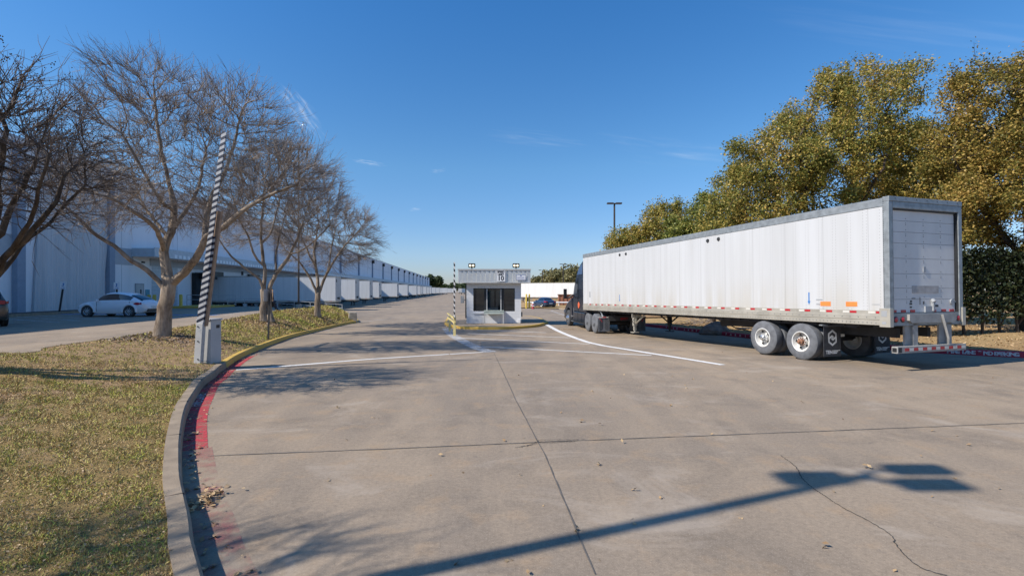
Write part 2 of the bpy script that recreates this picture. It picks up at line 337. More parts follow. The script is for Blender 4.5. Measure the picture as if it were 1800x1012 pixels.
s = NT('lit_lamp', 0.3); s.color((0.8, 0.75, 0.6)); s.b.inputs['Emission Color'].default_value = (1.0, 0.86, 0.55, 1); s.b.inputs['Emission Strength'].default_value = 0.9; M['lamp'] = s.m

# ------------------------------------------------------------------ object helpers
def tag(o, label=None, cat=None, group=None, kind=None):
    if label: o['label'] = label
    if cat: o['category'] = cat
    if group: o['group'] = group
    if kind: o['kind'] = kind
    return o
def empty(name, loc=(0, 0, 0), rot=(0, 0, 0), label=None, cat=None, group=None):
    o = bpy.data.objects.new(name, None); C.objects.link(o); o.location = loc; o.rotation_euler = rot; o.empty_display_size = 0.3
    return tag(o, label, cat, group)
def copy_tree(o, parent=None):
    c = o.copy(); C.objects.link(c); c.parent = parent
    for ch in list(o.children): copy_tree(ch, c)
    return c
class MB:
    def __init__(s): s.v = []; s.f = []; s.mi = []; s.cur = 0
    def m(s, i): s.cur = i; return s
    def add(s, vs, fs):
        b = len(s.v); s.v += [tuple(v) for v in vs]
        for f in fs: s.f.append(tuple(b + i for i in f)); s.mi.append(s.cur)
        return s
    def box(s, c, d, rot=None, taper=1.0):
        x, y, z = d[0] / 2, d[1] / 2, d[2] / 2
        vs = [Vector((sx * x * (taper if sz > 0 else 1), sy * y * (taper if sz > 0 else 1), sz * z)) for sz in (-1, 1) for sy in (-1, 1) for sx in (-1, 1)]
        if rot is not None:
            m = Euler(rot).to_matrix() if not isinstance(rot, Matrix) else rot; vs = [m @ v for v in vs]
        vs = [v + Vector(c) for v in vs]
        return s.add(vs, [(0, 2, 3, 1), (4, 5, 7, 6), (0, 1, 5, 4), (2, 6, 7, 3), (0, 4, 6, 2), (1, 3, 7, 5)])
    def bb(s, x0, x1, y0, y1, z0, z1): return s.box(((x0 + x1) / 2, (y0 + y1) / 2, (z0 + z1) / 2), (abs(x1 - x0), abs(y1 - y0), abs(z1 - z0)))
    def tube(s, pts, r, n=8, cap=True):
        pts = [Vector(p) for p in pts]; rs = r if isinstance(r, (list, tuple)) else [r] * len(pts)
        vs = []; fs = []; prevx = None
        for i, p in enumerate(pts):
            d = (pts[min(i + 1, len(pts) - 1)] - pts[max(i - 1, 0)]).normalized()
            if prevx is None:
                up = Vector((0, 0, 1)) if abs(d.z) < 0.9 else Vector((1, 0, 0)); xx = d.cross(up).normalized()
            else: xx = (prevx - d * prevx.dot(d)).normalized()
            prevx = xx; yy = d.cross(xx)
            for k in range(n):
                a = 2 * math.pi * k / n; vs.append(p + (xx * math.cos(a) + yy * math.sin(a)) * rs[i])
        for i in range(len(pts) - 1):
            for k in range(n):
                a = i * n + k; b = i * n + (k + 1) % n; fs.append((a, b, b + n, a + n))
        if cap: fs.append(tuple(range(n - 1, -1, -1))); fs.append(tuple(range((len(pts) - 1) * n, len(pts) * n)))
        return s.add(vs, fs)
    def cyl(s, a, b, r, n=16): return s.tube([a, b], r, n)
    def lathe(s, prof, axis='x', c=(0, 0, 0), n=32):
        # prof: list of (r, t) ; t along axis
        vs = []; fs = []; c = Vector(c)
        for (r, t) in prof:
            for k in range(n):
                a = 2 * math.pi * k / n; u, v = r * math.cos(a), r * math.sin(a)
                p = {'x': (t, u, v), 'y': (u, t, v), 'z': (u, v, t)}[axis]; vs.append(c + Vector(p))
        for i in range(len(prof) - 1):
            for k in range(n):
                a = i * n + k; b = i * n + (k + 1) % n; fs.append((a, b, b + n, a + n))
        return s.add(vs, fs)
    def prism(s, poly, axis, a, b):
        # poly in the two other axes, extruded from a to b along axis
        def P(u, v, t): return {'x': (t, u, v), 'y': (u, t, v), 'z': (u, v, t)}[axis]
        n = len(poly); vs = [P(u, v, a) for u, v in poly] + [P(u, v, b) for u, v in poly]
        fs = [tuple(range(n)), tuple(range(2 * n - 1, n - 1, -1))] + [(i, (i + 1) % n, n + (i + 1) % n, n + i) for i in range(n)]
        return s.add(vs, fs)
    def build(s, name, mats, parent=None, smooth=False, bevel=0.0, loc=None, fix=True):
        me = bpy.data.meshes.new(name); me.from_pydata(s.v, [], s.f)
        mats = mats if isinstance(mats, (list, tuple)) else [mats]
        for m in mats: me.materials.append(M[m] if isinstance(m, str) else m)
        me.polygons.foreach_set('material_index', s.mi)
        if fix:
            import bmesh
            bm = bmesh.new(); bm.from_mesh(me); bmesh.ops.recalc_face_normals(bm, faces=bm.faces); bm.to_mesh(me); bm.free()
        o = bpy.data.objects.new(name, me); C.objects.link(o); o.parent = parent
        if loc: o.location = loc
        if smooth:
            me.polygons.foreach_set('use_smooth', [True] * len(me.polygons))
            try: me.set_sharp_from_angle(angle=R(38))
            except Exception: pass
        if bevel:
            bv = o.modifiers.new('bevel', 'BEVEL'); bv.width = bevel; bv.segments = 2; bv.limit_method = 'ANGLE'; bv.angle_limit = R(40)
        return o
def npmesh(name, V, Fc, mat, parent=None, smooth=False):
    V = np.asarray(V, dtype=np.float32).reshape(-1, 3); Fc = np.asarray(Fc, dtype=np.int32); k = Fc.shape[1]
    me = bpy.data.meshes.new(name); me.vertices.add(len(V)); me.vertices.foreach_set('co', V.ravel())
    me.loops.add(Fc.size); me.loops.foreach_set('vertex_index', Fc.ravel())
    me.polygons.add(len(Fc)); me.polygons.foreach_set('loop_start', np.arange(0, Fc.size, k, dtype=np.int32)); me.polygons.foreach_set('loop_total', np.full(len(Fc), k, dtype=np.int32))
    if smooth: me.polygons.foreach_set('use_smooth', np.ones(len(Fc), dtype=bool))
    me.update(calc_edges=True); me.materials.append(M[mat])
    o = bpy.data.objects.new(name, me); C.objects.link(o); o.parent = parent
    return o
def textobj(name, body, size, mat, parent, loc, rot, ext=0.002, shear=0.0, sx=1.0, bold=0.0, align='CENTER'):
    cu = bpy.data.curves.new(name, 'FONT'); cu.body = body; cu.size = size; cu.align_x = align; cu.align_y = 'CENTER'; cu.extrude = ext; cu.shear = shear; cu.offset = bold
    t = bpy.data.objects.new(name, cu); C.objects.link(t); bpy.context.view_layer.update()
    me = bpy.data.meshes.new_from_object(t.evaluated_get(bpy.context.evaluated_depsgraph_get())); me.name = name
    bpy.data.objects.remove(t); me.materials.clear(); me.materials.append(M[mat])
    o = bpy.data.objects.new(name, me); C.objects.link(o); o.parent = parent; o.location = loc; o.rotation_euler = rot; o.scale = (sx, 1, 1)
    return o
def catmull(P, n=10):
    P = [Vector(p) for p in P]; out = []
    Q = [P[0] * 2 - P[1]] + P + [P[-1] * 2 - P[-2]]
    for i in range(1, len(Q) - 2):
        a, b, c, d = Q[i - 1], Q[i], Q[i + 1], Q[i + 2]
        for k in range(n):
            t = k / n
            out.append(0.5 * ((2 * b) + (c - a) * t + (2 * a - 5 * b + 4 * c - d) * t * t + (3 * b - a - 3 * c + d) * t ** 3))
    out.append(P[-1]); return out
def resample(P, n):
    L = [0]
    for a, b in zip(P, P[1:]): L.append(L[-1] + (b - a).length)
    out = []; j = 0
    for i in range(n):
        t = L[-1] * i / (n - 1)
        while j < len(L) - 2 and L[j + 1] < t: j += 1
        f = (t - L[j]) / max(1e-9, L[j + 1] - L[j]); out.append(P[j].lerp(P[j + 1], f))
    return out
def normals2d(P):
    out = []
    for i in range(len(P)):
        d = P[min(i + 1, len(P) - 1)] - P[max(i - 1, 0)]; d = Vector((d.x, d.y, 0)).normalized(); out.append(Vector((d.y, -d.x, 0)))
    return out
def strip(mb, pts, width, lift, side=0.0):
    """flat painted strip along pts; side shifts it sideways"""
    P = [Vector((p[0], p[1], 0)) for p in pts]; N = normals2d(P); vs = []
    for i, (p, n) in enumerate(zip(P, N)):
        wd = width[i] if isinstance(width, (list, tuple)) else width
        for sgn in (-0.5, 0.5):
            q = p + n * (side + sgn * wd); vs.append((q.x, q.y, gz(q.x, q.y) + lift))
    mb.add(vs, [(2 * i, 2 * i + 1, 2 * i + 3, 2 * i + 2) for i in range(len(P) - 1)])
# ------------------------------------------------------------------ ground sheets
def sheet(name, xs, ys, mat, lift=0.0, smooth=True):
    V = [(x, y, gz(x, y) + lift) for y in ys for x in xs]; nx = len(xs)
    Fc = [(j * nx + i, j * nx + i + 1, (j + 1) * nx + i + 1, (j + 1) * nx + i) for j in range(len(ys) - 1) for i in range(nx - 1)]
    return npmesh(name, V, Fc, mat, smooth=smooth)
xs = [-3500, -900, -300, -120, -70] + list(np.arange(-50, 40.1, 0.8)) + [60, 100, 250, 900, 3500]
ys = [-300, -60, -20] + list(np.arange(-8, 75, 0.8)) + [80, 100, 140, 220, 420, 900, 2500, 5500]
tag(sheet('pavement', xs, ys, 'concrete'), kind='structure')

# kerb line of the left island (face bottom, on the road)
kpx = [(355.7, 1010), (342, 938), (326, 870), (322.6, 834), (322.6, 782), (331, 730), (348, 697), (361, 677), (380, 663), (397, 648), (438, 623), (500, 598), (547, 585), (605, 571), (628, 567)]
KP = [Vector((3.4, -0.9, 0)), Vector((1.4, 0.25, 0)), Vector((-0.6, 1.55, 0))] + [Vector((at(*p).x, at(*p).y, 0)) for p in kpx]
KP += [Vector((-11.2, 35.6, 0)), Vector((-11.9, 36.9, 0)), Vector((-13.0, 37.6, 0))]
KL = resample(catmull(KP, 8), 190)
KN = normals2d(KL)         # to the right of travel = road side
Yc = [p.y for p in KL]
def kerb_sweep(name, P, N, i0, i1, mat, h=0.15, wd=0.17, side=-1):
    mb = MB(); vs = []; n = 0
    for i in range(i0, i1 + 1):
        p, nn = P[i], N[i] * side
        for (o, z) in ((-0.0, -0.05), (0.012, 0.02), (0.022, h - 0.025), (0.045, h), (wd, h + 0.004), (wd + 0.005, h - 0.12)):
            q = p + nn * o; vs.append((q.x, q.y, gz(p.x, p.y) + z))
        n += 1
    k = 6
    fs = [(a * k + b, a * k + b + 1, (a + 1) * k + b + 1, (a + 1) * k + b) for a in range(n - 1) for b in range(k - 1)]
    fs += [tuple(range(k)), tuple((n - 1) * k + b for b in range(k))]
    mb.add(vs, fs); o = mb.build(name, mat); o.data.polygons.foreach_set('use_smooth', [False] * len(o.data.polygons)); return tag(o, kind='structure')
iy = min(i for i in range(len(KL)) if KL[i].y > at(397, 648).y - 0.05)
# kerb in cast lengths with fine joints
def kerb_run(name, P, N, i0, i1, mat, seg, **kw):
    mb = MB(); a = i0
    kerb_sweep(name, P, N, i0, i1, mat, **kw)
kerb_sweep('kerb', KL, KN, 0, iy, 'kerb'); kerb_sweep('yellow_kerb', KL, KN, iy, len(KL) - 1, 'yellow_kerb')
mb = MB()
for i in list(range(8, len(KL) - 2, 9)):
    p = KL[i]; n = -KN[i]; t = Vector((-KN[i].y, KN[i].x, 0))
    a = math.atan2(t.y, t.x); g = gz(p.x, p.y); c = p + n * 0.102
    mb.box((c.x, c.y, g + 0.0795), (0.006, 0.146, 0.150), rot=(0, 0, a))
tag(mb.build('kerb_joints', 'crackm'), kind='structure')
# red paint beside the kerb
i_a = min(i for i in range(len(KL)) if KL[i].y > 5.55); i_b = min(i for i in range(len(KL)) if KL[i].y > at(440, 622).y)
mb = MB(); n = i_b - i_a
strip(mb, [KL[i] for i in range(i_a, i_b)], [0.26 for k in range(n)], 0.004, 0.12); tag(mb.build('red_fire_lane_stripe', 'red_stripe'), kind='structure')
mb = MB(); strip(mb, [KL[i] for i in range(0, i_a + 1)], 0.30, 0.004, 0.14); tag(mb.build('worn_red_fire_lane_stripe', 'red_faded'), kind='structure')
mb = MB(); i_c = min(i for i in range(len(KL)) if KL[i].y > at(547, 585).y)
strip(mb, [KL[i] for i in range(i_b - 1, i_c)], 0.16, 0.004, 0.03); tag(mb.build('thin_red_stripe', 'red_faded'), kind='structure')
p = at(352, 703); textobj('fire_lane_lettering', 'FIRE LANE', 0.24, 'inkf', None, (p.x - 0.03, p.y, gz(p.x, p.y) + 0.009), (0, 0, R(118)), ext=0.0005, sx=1.0)['kind'] = 'structure'

# island lawn : loft from the kerb inner edge to the lot edge
qpx = [(0, 632), (85, 619), (231, 597), (342, 577), (430, 562), (500, 554), (553, 549)]
QP = [Vector((6, -9, 0)), Vector((-6, -9, 0)), Vector((-24, -4, 0)), Vector((-30, 4, 0)), Vector((-18, 9.5, 0))] + [Vector((at(*p).x, at(*p).y, 0)) for p in qpx] + [Vector((-16.6, 40, 0)), Vector((-15, 38.9, 0))]
NU, NVV = 300, 40
PI_ = resample([p - n * 0.165 for p, n in zip(KL, KN)], NU)
# match the far edge by length fractions around anchor pairs
anch = [(0, 0), (0.10, 0.22), (0.22, 0.40)]
QL = catmull(QP, 10)
def far_for(i):
    return None
QR = resample(QL, 400)
# monotone pairing: for each near point choose far point by y where both rise, else by fraction
fy = lambda arr, y: min(range(len(arr)), key=lambda k: (abs(arr[k].y - y) + (0 if k > 0.45 * len(arr) else 100)))
k_ref = fy(QR, 13.0); i_ref = min(range(NU), key=lambda k: abs(PI_[k].y - 10.5) + (0 if k > 60 else 100))
def pair(i):
    if i <= i_ref: return QR[int(k_ref * i / i_ref)]
    return QR[int(k_ref + (len(QR) - 1 - k_ref) * ((i - i_ref) / (NU - 1 - i_ref)))]
def nrm(x, y): return (math.sin(x * 1.7 + y * 0.6) + math.sin(y * 1.3 - x * 0.9 + 1.2) + math.sin(x * 3.9 + 2.0) * 0.4 + math.sin(y * 4.3 + x) * 0.4)
def lawn_z(x, y, v, far):
    m = math.sin(math.pi * v)
    hump = (0.16 + 0.30 * ss(22, 30, y) * (1 - ss(37, 41, y))) * m if y > 9 else 0.05 * m
    return gz(x, y) + 0.135 + hump + 0.012 * nrm(x, y) * m
V = []
for i in range(NU):
    a = PI_[i]; b = pair(i)
    for j in range(NVV):
        v = (j / (NVV - 1)) ** 1.5; x = a.x + (b.x - a.x) * v; y = a.y + (b.y - a.y) * v
        V.append((x, y, lawn_z(x, y, v, b)))
    
Fc = [(i * NVV + j, i * NVV + j + 1, (i + 1) * NVV + j + 1, (i + 1) * NVV + j) for i in range(NU - 1) for j in range(NVV - 1)]
LV = np.array(V).reshape(NU, NVV, 3)
tag(npmesh('lawn', V, Fc, 'lawn', smooth=True), kind='structure')
mb = MB(); b2 = [pair(i) for i in range(NU)]   # low lot kerb
B2 = []
for p in b2:
    if not B2 or (p - B2[-1]).length > 0.15: B2.append(p)
vs = []
N2 = normals2d(B2)
for p, n in zip(B2, N2):
    for o, z in ((0.03, 0.10), (0.02, 0.15), (-0.13, 0.15), (-0.14, -0.05)):
        q = p + n * o; vs.append((q.x, q.y, gz(q.x, q.y) + z))
mb.add(vs, [(a * 4 + b, a * 4 + b + 1, a * 4 + b + 5, a * 4 + b + 4) for a in range(len(B2) - 1) for b in range(3)])
tag(mb.build('lot_kerb', 'kerb'), kind='structure')
from mathutils.bvhtree import BVHTree
LB = BVHTree.FromPolygons([tuple(v) for v in V], [tuple(f) for f in Fc])
def lz(x, y, d=0.0):
    h = LB.ray_cast(Vector((x, y, 20)), Vector((0, 0, -1)))
    return h[0].z if h[0] is not None else gz(x, y) + d
def on_lawn(x, y): return LB.ray_cast(Vector((x, y, 20)), Vector((0, 0, -1)))[0] is not None
def lat(px, py):
    """point of the island lawn seen at a pixel of the photograph"""
    d = Vector(((px - CX) / F, 1, (HY - py) / F)); h = LB.ray_cast(Vector((0, 0, EYE)), d.normalized())
    return h[0] if h[0] is not None else at(px, py, 0.15)

# right lawn with red kerb
rpx = [(1172, 578), (1240, 586), (1312, 594), (1400, 602.5), (1480, 609), (1560, 615), (1640, 620.5), (1720, 625), (1800, 629)]
rk = [Vector((at(*p).x, at(*p).y, 0)) for p in rpx]
rk = [Vector((6.0, 63, 0)), Vector((7.2, 58, 0)), Vector((8.0, 46, 0)), Vector((8.2, 35, 0)), Vector((8.35, 31, 0))] + rk + [Vector((19, 11.8, 0)), Vector((30, 9.5, 0)), Vector((60, 8, 0))]
RK = resample(catmull(rk, 8), 260); RN = normals2d(RK)
# travel runs toward the camera then right, so the lawn is on the left side of travel
ir0 = min(range(len(RK)), key=lambda k: (RK[k] - rk[5]).length); ir1 = len(RK) - 1
kerb_sweep('red_kerb', RK, RN, ir0 - 6, ir1, 'red_kerb', h=0.17, side=-1)
kerb_sweep('grey_kerb', RK, RN, 0, ir0 - 6, 'kerb', side=-1)
V = []; NJ = 34
for i in range(len(RK)):
    a = RK[i] - RN[i] * 0.165
    t = i / (len(RK) - 1)
    b = Vector((60 + 10 * t, 75 - 62 * t, 0)) if t > 0 else Vector((60, 75, 0))
    for j in range(NJ):
        v = (j / (NJ - 1)) ** 1.8; x = a.x + (b.x - a.x) * v; y = a.y + (b.y - a.y) * v
        dd = ((x - a.x) ** 2 + (y - a.y) ** 2) ** .5
        V.append((x, y, gz(x, y) + 0.155 + 0.28 * ss(0, 9, dd) + 0.02 * nrm(x, y) * min(1, dd)))
Fc = [(i * NJ + j, i * NJ + j + 1, (i + 1) * NJ + j + 1, (i + 1) * NJ + j) for i in range(len(RK) - 1) for j in range(NJ - 1)]
tag(npmesh('roadside_lawn', V, Fc, 'lawn_r', smooth=True), kind='structure')
RB = BVHTree.FromPolygons([tuple(v) for v in V], [tuple(f) for f in Fc])
def rz(x, y):
    h = RB.ray_cast(Vector((x, y, 20)), Vector((0, 0, -1))); return h[0].z if h[0] is not None else gz(x, y)
V = [(-2, 66.5), (3.5, 66.0), (6.0, 62.8), (60, 75), (200, 75), (1500, 400), (1500, 3000), (60, 3000), (30, 700), (5, 120), (-2, 110)]
mb = MB(); mb.add([(x, y, gz(x, y) + (0.10 if y < 200 else 0.3)) for x, y in V], [tuple(range(len(V)))]); tag(mb.build('far_lawn', 'lawn_r'), kind='structure')
# lettering on the red kerb face, following the face
def kerb_letters(txt, px0, px1, size):
    # place each letter along the kerb between two photo columns
    cols = []
    i0 = min(range(ir0, ir1), key=lambda k: abs(CX + F * RK[k].x / RK[k].y - px0)); i1 = min(range(ir0, ir1), key=lambda k: abs(CX + F * RK[k].x / max(RK[k].y, 1) - px1))
    L = [0]
    for k in range(i0, i1): L.append(L[-1] + (RK[k + 1] - RK[k]).length)
    n = len(txt); par = []
    for c, ch in enumerate(txt):
        if ch == ' ': continue
        t = L[-1] * c / (n - 1); j = max(k for k in range(len(L)) if L[k] <= t); j = min(j, len(L) - 2)
        p = RK[i0 + j].lerp(RK[i0 + j + 1], (t - L[j]) / (L[j + 1] - L[j])); nn = RN[i0 + j]
        q = p + nn * 0.004 - nn * 0.012; ang = math.atan2(nn.y, nn.x) + R(90)
        o = textobj('fire_lane_lettering', ch, size, 'inkf', None, (q.x, q.y, gz(p.x, p.y) + 0.085), (R(86), 0, ang), ext=0.004, bold=0.006, sx=1.25)
        par.append(o)
    dg = par[0]
    import bmesh
    bm = bmesh.new()
    for o in par:
        tmp = o.data.copy(); tmp.transform(Matrix.LocRotScale(o.location, o.rotation_euler, o.scale)); bm.from_mesh(tmp)
    me = bpy.data.meshes.new('kerb_lettering'); bm.to_mesh(me); me.materials.append(M['inkf'])
    for o in par: bpy.data.objects.remove(o)
    tag_o = bpy.data.objects.new('kerb_lettering', me); C.objects.link(tag_o); tag_o['kind'] = 'structure'
kerb_letters('FIRE LANE * NO PARKING', 1669, 1800, 0.155)
kerb_letters('FIRE LANE * NO PARKING', 1168, 1330, 0.12)

# ------------------------------------------------------------------ road markings and joints
def pts(*a): return [at(x, y) for x, y in a]
def dens(P, n=24): return resample(P, n)
mb = MB()
strip(mb, dens(pts((415, 650), (477, 645.5))), 0.14, 0.004); strip(mb, dens(pts((477, 645.3), (650, 631), (862, 618))), [0.12 + 0.08 * (1 - i / 23) for i in range(24)], 0.004)
strip(mb, dens(pts((960, 570), (976, 579), (1001, 590), (1033, 601.5), (1060, 607.5), (1150, 622), (1271, 641.5)), 50), [0.30 - 0.10 * i / 49 for i in range(50)], 0.008)
for a, b in (((838, 580), (960, 584.5)), ((822, 586), (1003, 593.5)), ((802, 593.5), (1037, 604.5)), ((846, 609), (1145, 624.5))):
    strip(mb, dens(pts(a, b)), 0.13, 0.004)
tag(mb.build('white_road_markings', 'white_line'), kind='structure')
mb = MB(); strip(mb, dens(pts((784, 577), (794, 588), (803, 594), (822, 604), (841, 612.5), (862, 619)), 40), 0.48, 0.012); tag(mb.build('wide_white_marking', 'faded_line'), kind='structure')
mb = MB()
strip(mb, dens(pts((968, 546), (1015, 561), (1120, 577), (1165, 577.5))), 0.2, 0.004); strip(mb, dens(pts((590, 567), (680, 561))), 0.12, 0.004)
for k in range(7):
    y = 28.5 + k * 1.25
    strip(mb, dens([Vector((-34 + 0.3 * k, y + 2.0, 0)), Vector((-22.5, y - 4.2, 0))]), 0.14, 0.004)
strip(mb, dens([Vector((-33, 25.0, 0)), Vector((-19.5, 28.0, 0))]), 0.14, 0.008); strip(mb, dens([Vector((-19.6, 28.0, 0)), Vector((-21.5, 35.0, 0))]), 0.14, 0.008)
strip(mb, dens([Vector((-33, 27.0, 0)), Vector((-24.5, 24.0, 0))]), 0.14, 0.008)
for k in range(4): strip(mb, dens([Vector((-20 - k * 2.9, 36.5, 0)), Vector((-18.6 - k * 2.9, 31.5, 0))]), 0.12, 0.008)
tag(mb.build('faded_lot_markings', 'faded_line'), kind='structure')
mb = MB(); strip(mb, dens([Vector((-31, 33.2, 0)), Vector((-19.0, 31.6, 0))]), 0.5, 0.006); tag(mb.build('blue_lot_marking', 'blue_line'), kind='structure')
mb = MB()
def wob(P, n, a):
    P = resample(P, n); return [p + Vector((random.uniform(-a, a), random.uniform(-a, a), 0)) for p in P]
strip(mb, wob(pts((365, 801), (700, 788), (950, 777), (1800, 743.5)), 90, 0.006), [0.016 + random.uniform(-.006, .012) for _ in range(90)], 0.005)
strip(mb, wob([at(1800, 743.5), at(1800, 743.5) + Vector((14, 1.9, 0))], 12, 0.004), 0.022, 0.005)
strip(mb, wob(pts((868, 620), (905, 700), (958, 800), (1046, 1010)), 90, 0.003), [0.011 + random.uniform(-.003, .005) for _ in range(90)], 0.006)
# further slab joints, same grid
j0 = at(600, 792.5); ux = Vector((0.991, 0.131, 0)); uy = Vector((-0.105, 0.9945, 0))
for k in (2, 4, 6, 8):
    c = j0 + uy * (5.9 * k)
    strip(mb, wob([c - ux * (4.0 if k < 3 else 6 if k < 6 else 10), c + ux * 16], 30, 0.004), 0.008 + 0.001 * k, 0.005)
for k in ():
    c = at(868, 620) + ux * (4.3 * k); strip(mb, wob([c - uy * 14.5, c + uy * (30 if k < 2 else 8)], 60, 0.004), 0.011, 0.006)
tag(mb.build('pavement_joints', 'joint'), kind='structure')
mb = MB()
cr = wob(catmull(pts((1372, 800), (1398, 820), (1410, 840), (1430, 858), (1478, 890), (1520, 912), (1566, 940), (1574, 956), (1590, 975), (1620, 998), (1664, 1012)), 8), 150, 0.006)
strip(mb, cr, [0.007 + random.uniform(-.002, .003) for _ in cr], 0.005)
cr = wob(pts((905, 788), (950, 777), (1010, 772), (1035, 774)), 60, 0.03)
for q in range(3): strip(mb, wob(pts((905 + 10 * q, 787 - q), (950, 779.5 - 3 * q), (1010 + 8 * q, 776 - 2 * q)), 46, 0.012), [0.003 + random.uniform(0, .006) for _ in range(46)], 0.006 + 0.001 * q)
cr = wob(pts((905, 680), (930, 668), (935, 664), (925, 657)), 40, 0.01)
strip(mb, wob(pts((690, 668), (712, 662), (722, 656), (712, 650)), 30, 0.02), 0.006, 0.005)
tag(mb.build('pavement_cracks', 'crackm'), kind='structure')

# guard island
hc = at(868, 572)   # middle of the island front
def island_pts():
    front = pts((783, 571.5), (790, 575), (812, 578.2), (860, 579.3), (910, 577.8), (945, 574.5), (959, 570.5))
    c = front[3]
    back = [Vector((front[-1].x + 0.25, front[-1].y + 1.4, 0)), Vector((front[-1].x - 0.2, front[-1].y + 7, 0)), Vector((front[-1].x - 1.6, front[-1].y + 10, 0)), Vector((front[0].x + 0.2, front[0].y + 10, 0)), Vector((front[0].x - 0.7, front[0].y + 7, 0)), Vector((front[0].x - 0.25, front[0].y + 1.4, 0))]
    P = catmull([Vector((p.x, p.y, 0)) for p in front + back + [front[0]]], 8)
    return P
IP = island_pts(); IN = normals2d(IP)
kerb_sweep('yellow_island_kerb', IP, IN, 0, len(IP) - 1, 'yellow_kerb', side=-1)
mb = MB(); mb.add([((p - n * 0.168).x, (p - n * 0.168).y, gz(p.x, p.y) + 0.148) for p, n in zip(IP[:-1], IN[:-1])], [tuple(range(len(IP) - 1))]); tag(mb.build('island_slab', 'kerb'), kind='structure')

# ------------------------------------------------------------------ warehouse
WD = Vector((-0.0917, 0.9958, 0)); WN = Vector((0.9958, 0.0917, 0))
def wx(y): return -30.1 - 0.0921 * y
wrot = math.atan2(0.0917, 0.9958)
WH = empty('warehouse', (wx(0), 0, 0), (0, 0, wrot), 'long white tilt-wall warehouse with grey band, dock canopy and blue-grey pilasters along the left', 'warehouse')
def wl(y): return y / 0.9958   # local y for a world y on the wall
TOP = 12.2; END = wl(391)
mb = MB(); mb.bb(-90, 0, -30, END, -1.5, TOP); mb.build('wall', 'wallw', WH)
mb = MB(); mb.bb(-89.6, -0.35, -29.6, END - .35, TOP + 0.003, TOP + 0.05); mb.build('roof', 'roof', WH)
mb = MB(); mb.bb(0.002, 0.03, -30, END, TOP - 0.14, TOP + 0.04); mb.build('coping', 'band', WH)
mb = MB(); mb.bb(0.001, 0.012, -30, wl(33.0), 4.15, 5.62); mb.bb(0.001, 0.012, wl(40.3), wl(44), 4.15, 5.62); mb.build('grey_band', 'band', WH)
mb = MB()
for y0 in [-4, 14] + list(np.arange(23, 60, 6.5)) + [41 + 19.5 * k + 9.7 for k in range(18)]: mb.bb(0.001, 0.006, wl(y0), wl(y0) + 0.05, -1, TOP - 0.4)
for zz in (8.9,): mb.bb(0.0012, 0.0062, -30, END, zz, zz + 0.06)
mb.build('panel_joints', 'band', WH)
for y0 in [33.05 - 0.5, 40.9] + [135 - 19.5 * k for k in (3, 2, 1)] + [135 + 19.5 * k for k in range(0, 14)]:
    if y0 > 390: continue
    mb = MB(); mb.bb(0.014, 0.36, wl(y0) - 0.3, wl(y0) + 0.32, -1.0, 11.2 if y0 > 50 else TOP - 0.4); p = mb.build('pilaster', 'pil', WH)
    if y0 > 50:
        mb = MB(); mb.bb(0.01, 0.75, wl(y0) - 0.5, wl(y0) + 0.5, 10.55, 11.55); mb.build('scupper_box', 'black', p)
# slanted patch of reflected light on the wall, built as a raised ribbed panel
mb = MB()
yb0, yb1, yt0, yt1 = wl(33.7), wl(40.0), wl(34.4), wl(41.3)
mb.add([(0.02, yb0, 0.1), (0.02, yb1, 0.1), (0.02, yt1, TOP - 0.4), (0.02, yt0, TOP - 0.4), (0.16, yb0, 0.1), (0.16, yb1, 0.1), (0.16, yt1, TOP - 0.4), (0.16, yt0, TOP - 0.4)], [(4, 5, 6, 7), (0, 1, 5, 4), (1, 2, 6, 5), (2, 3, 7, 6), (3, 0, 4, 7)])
mb.build('light_patch_panel', 'rib', WH)
# canopy
CY0 = wl(43.8)
mb = MB(); mb.bb(0.01, 1.9, CY0, END - 4, 5.35, 5.72); mb.bb(1.9, 1.96, CY0 - 0.02, END - 4, 4.95, 5.80); mb.bb(0.01, 1.9, CY0 - 0.02, CY0 + 0.04, 4.95, 5.34)
mb.m(1); y = CY0 + 3.0
while y < 120: mb.bb(1.961, 1.972, y, y + 0.42, 5.02, 5.34); y += 0.72
mb.build('dock_canopy', ['canopy', 'skylight'], WH)
mb = MB(); mb.bb(0.002, 0.05, CY0 + 2.5, END - 4, 4.25, 4.95); mb.build('canopy_wall_strip', 'band', WH)
# doors
dy = wl(44.3)
mb = MB(); mb.bb(0.01, 0.06, dy, dy + 1.0, 0.35, 2.45); dd = mb.build('personnel_door', 'lgrey', WH)
mb = MB(); mb.bb(0.061, 0.07, dy + 0.55, dy + 0.72, 0.9, 2.0); mb.build('door_window', 'glass', dd)
mb = MB(); mb.bb(0.01, 0.07, dy - 0.09, dy, 0.3, 2.55); mb.bb(0.01, 0.07, dy + 1.0, dy + 1.09, 0.3, 2.55); mb.bb(0.01, 0.07, dy, dy + 1.0, 2.45, 2.55); mb.build('door_frame', 'grey', dd)
mb = MB(); mb.bb(0.01, 0.04, dy + 1.35, dy + 1.95, 1.25, 2.0); mb.build('wall_notice', pm('teal_notice', (0.10, 0.30, 0.38), 0.5), WH)
ry = wl(46.6)
mb = MB()
for k in range(11): mb.bb(0.005, 0.035 + 0.01 * (k % 2), ry, ry + 4.0, 0.32 + k * 0.36, 0.32 + (k + 1) * 0.36 - 0.03)
mb.build('roll_up_door', 'canopy', WH)
mb = MB(); mb.bb(0.0, 0.12, wl(45.1), wl(45.1) + 0.35, 4.45, 4.6); mb.build('wall_lamp', 'black', WH)
for yy in (48.2, 55.8, 65): 
    mb = MB(); mb.bb(0.05, 0.2, wl(yy), wl(yy) + 0.25, 3.95, 4.45); mb.build('wall_lamp', 'black', WH)
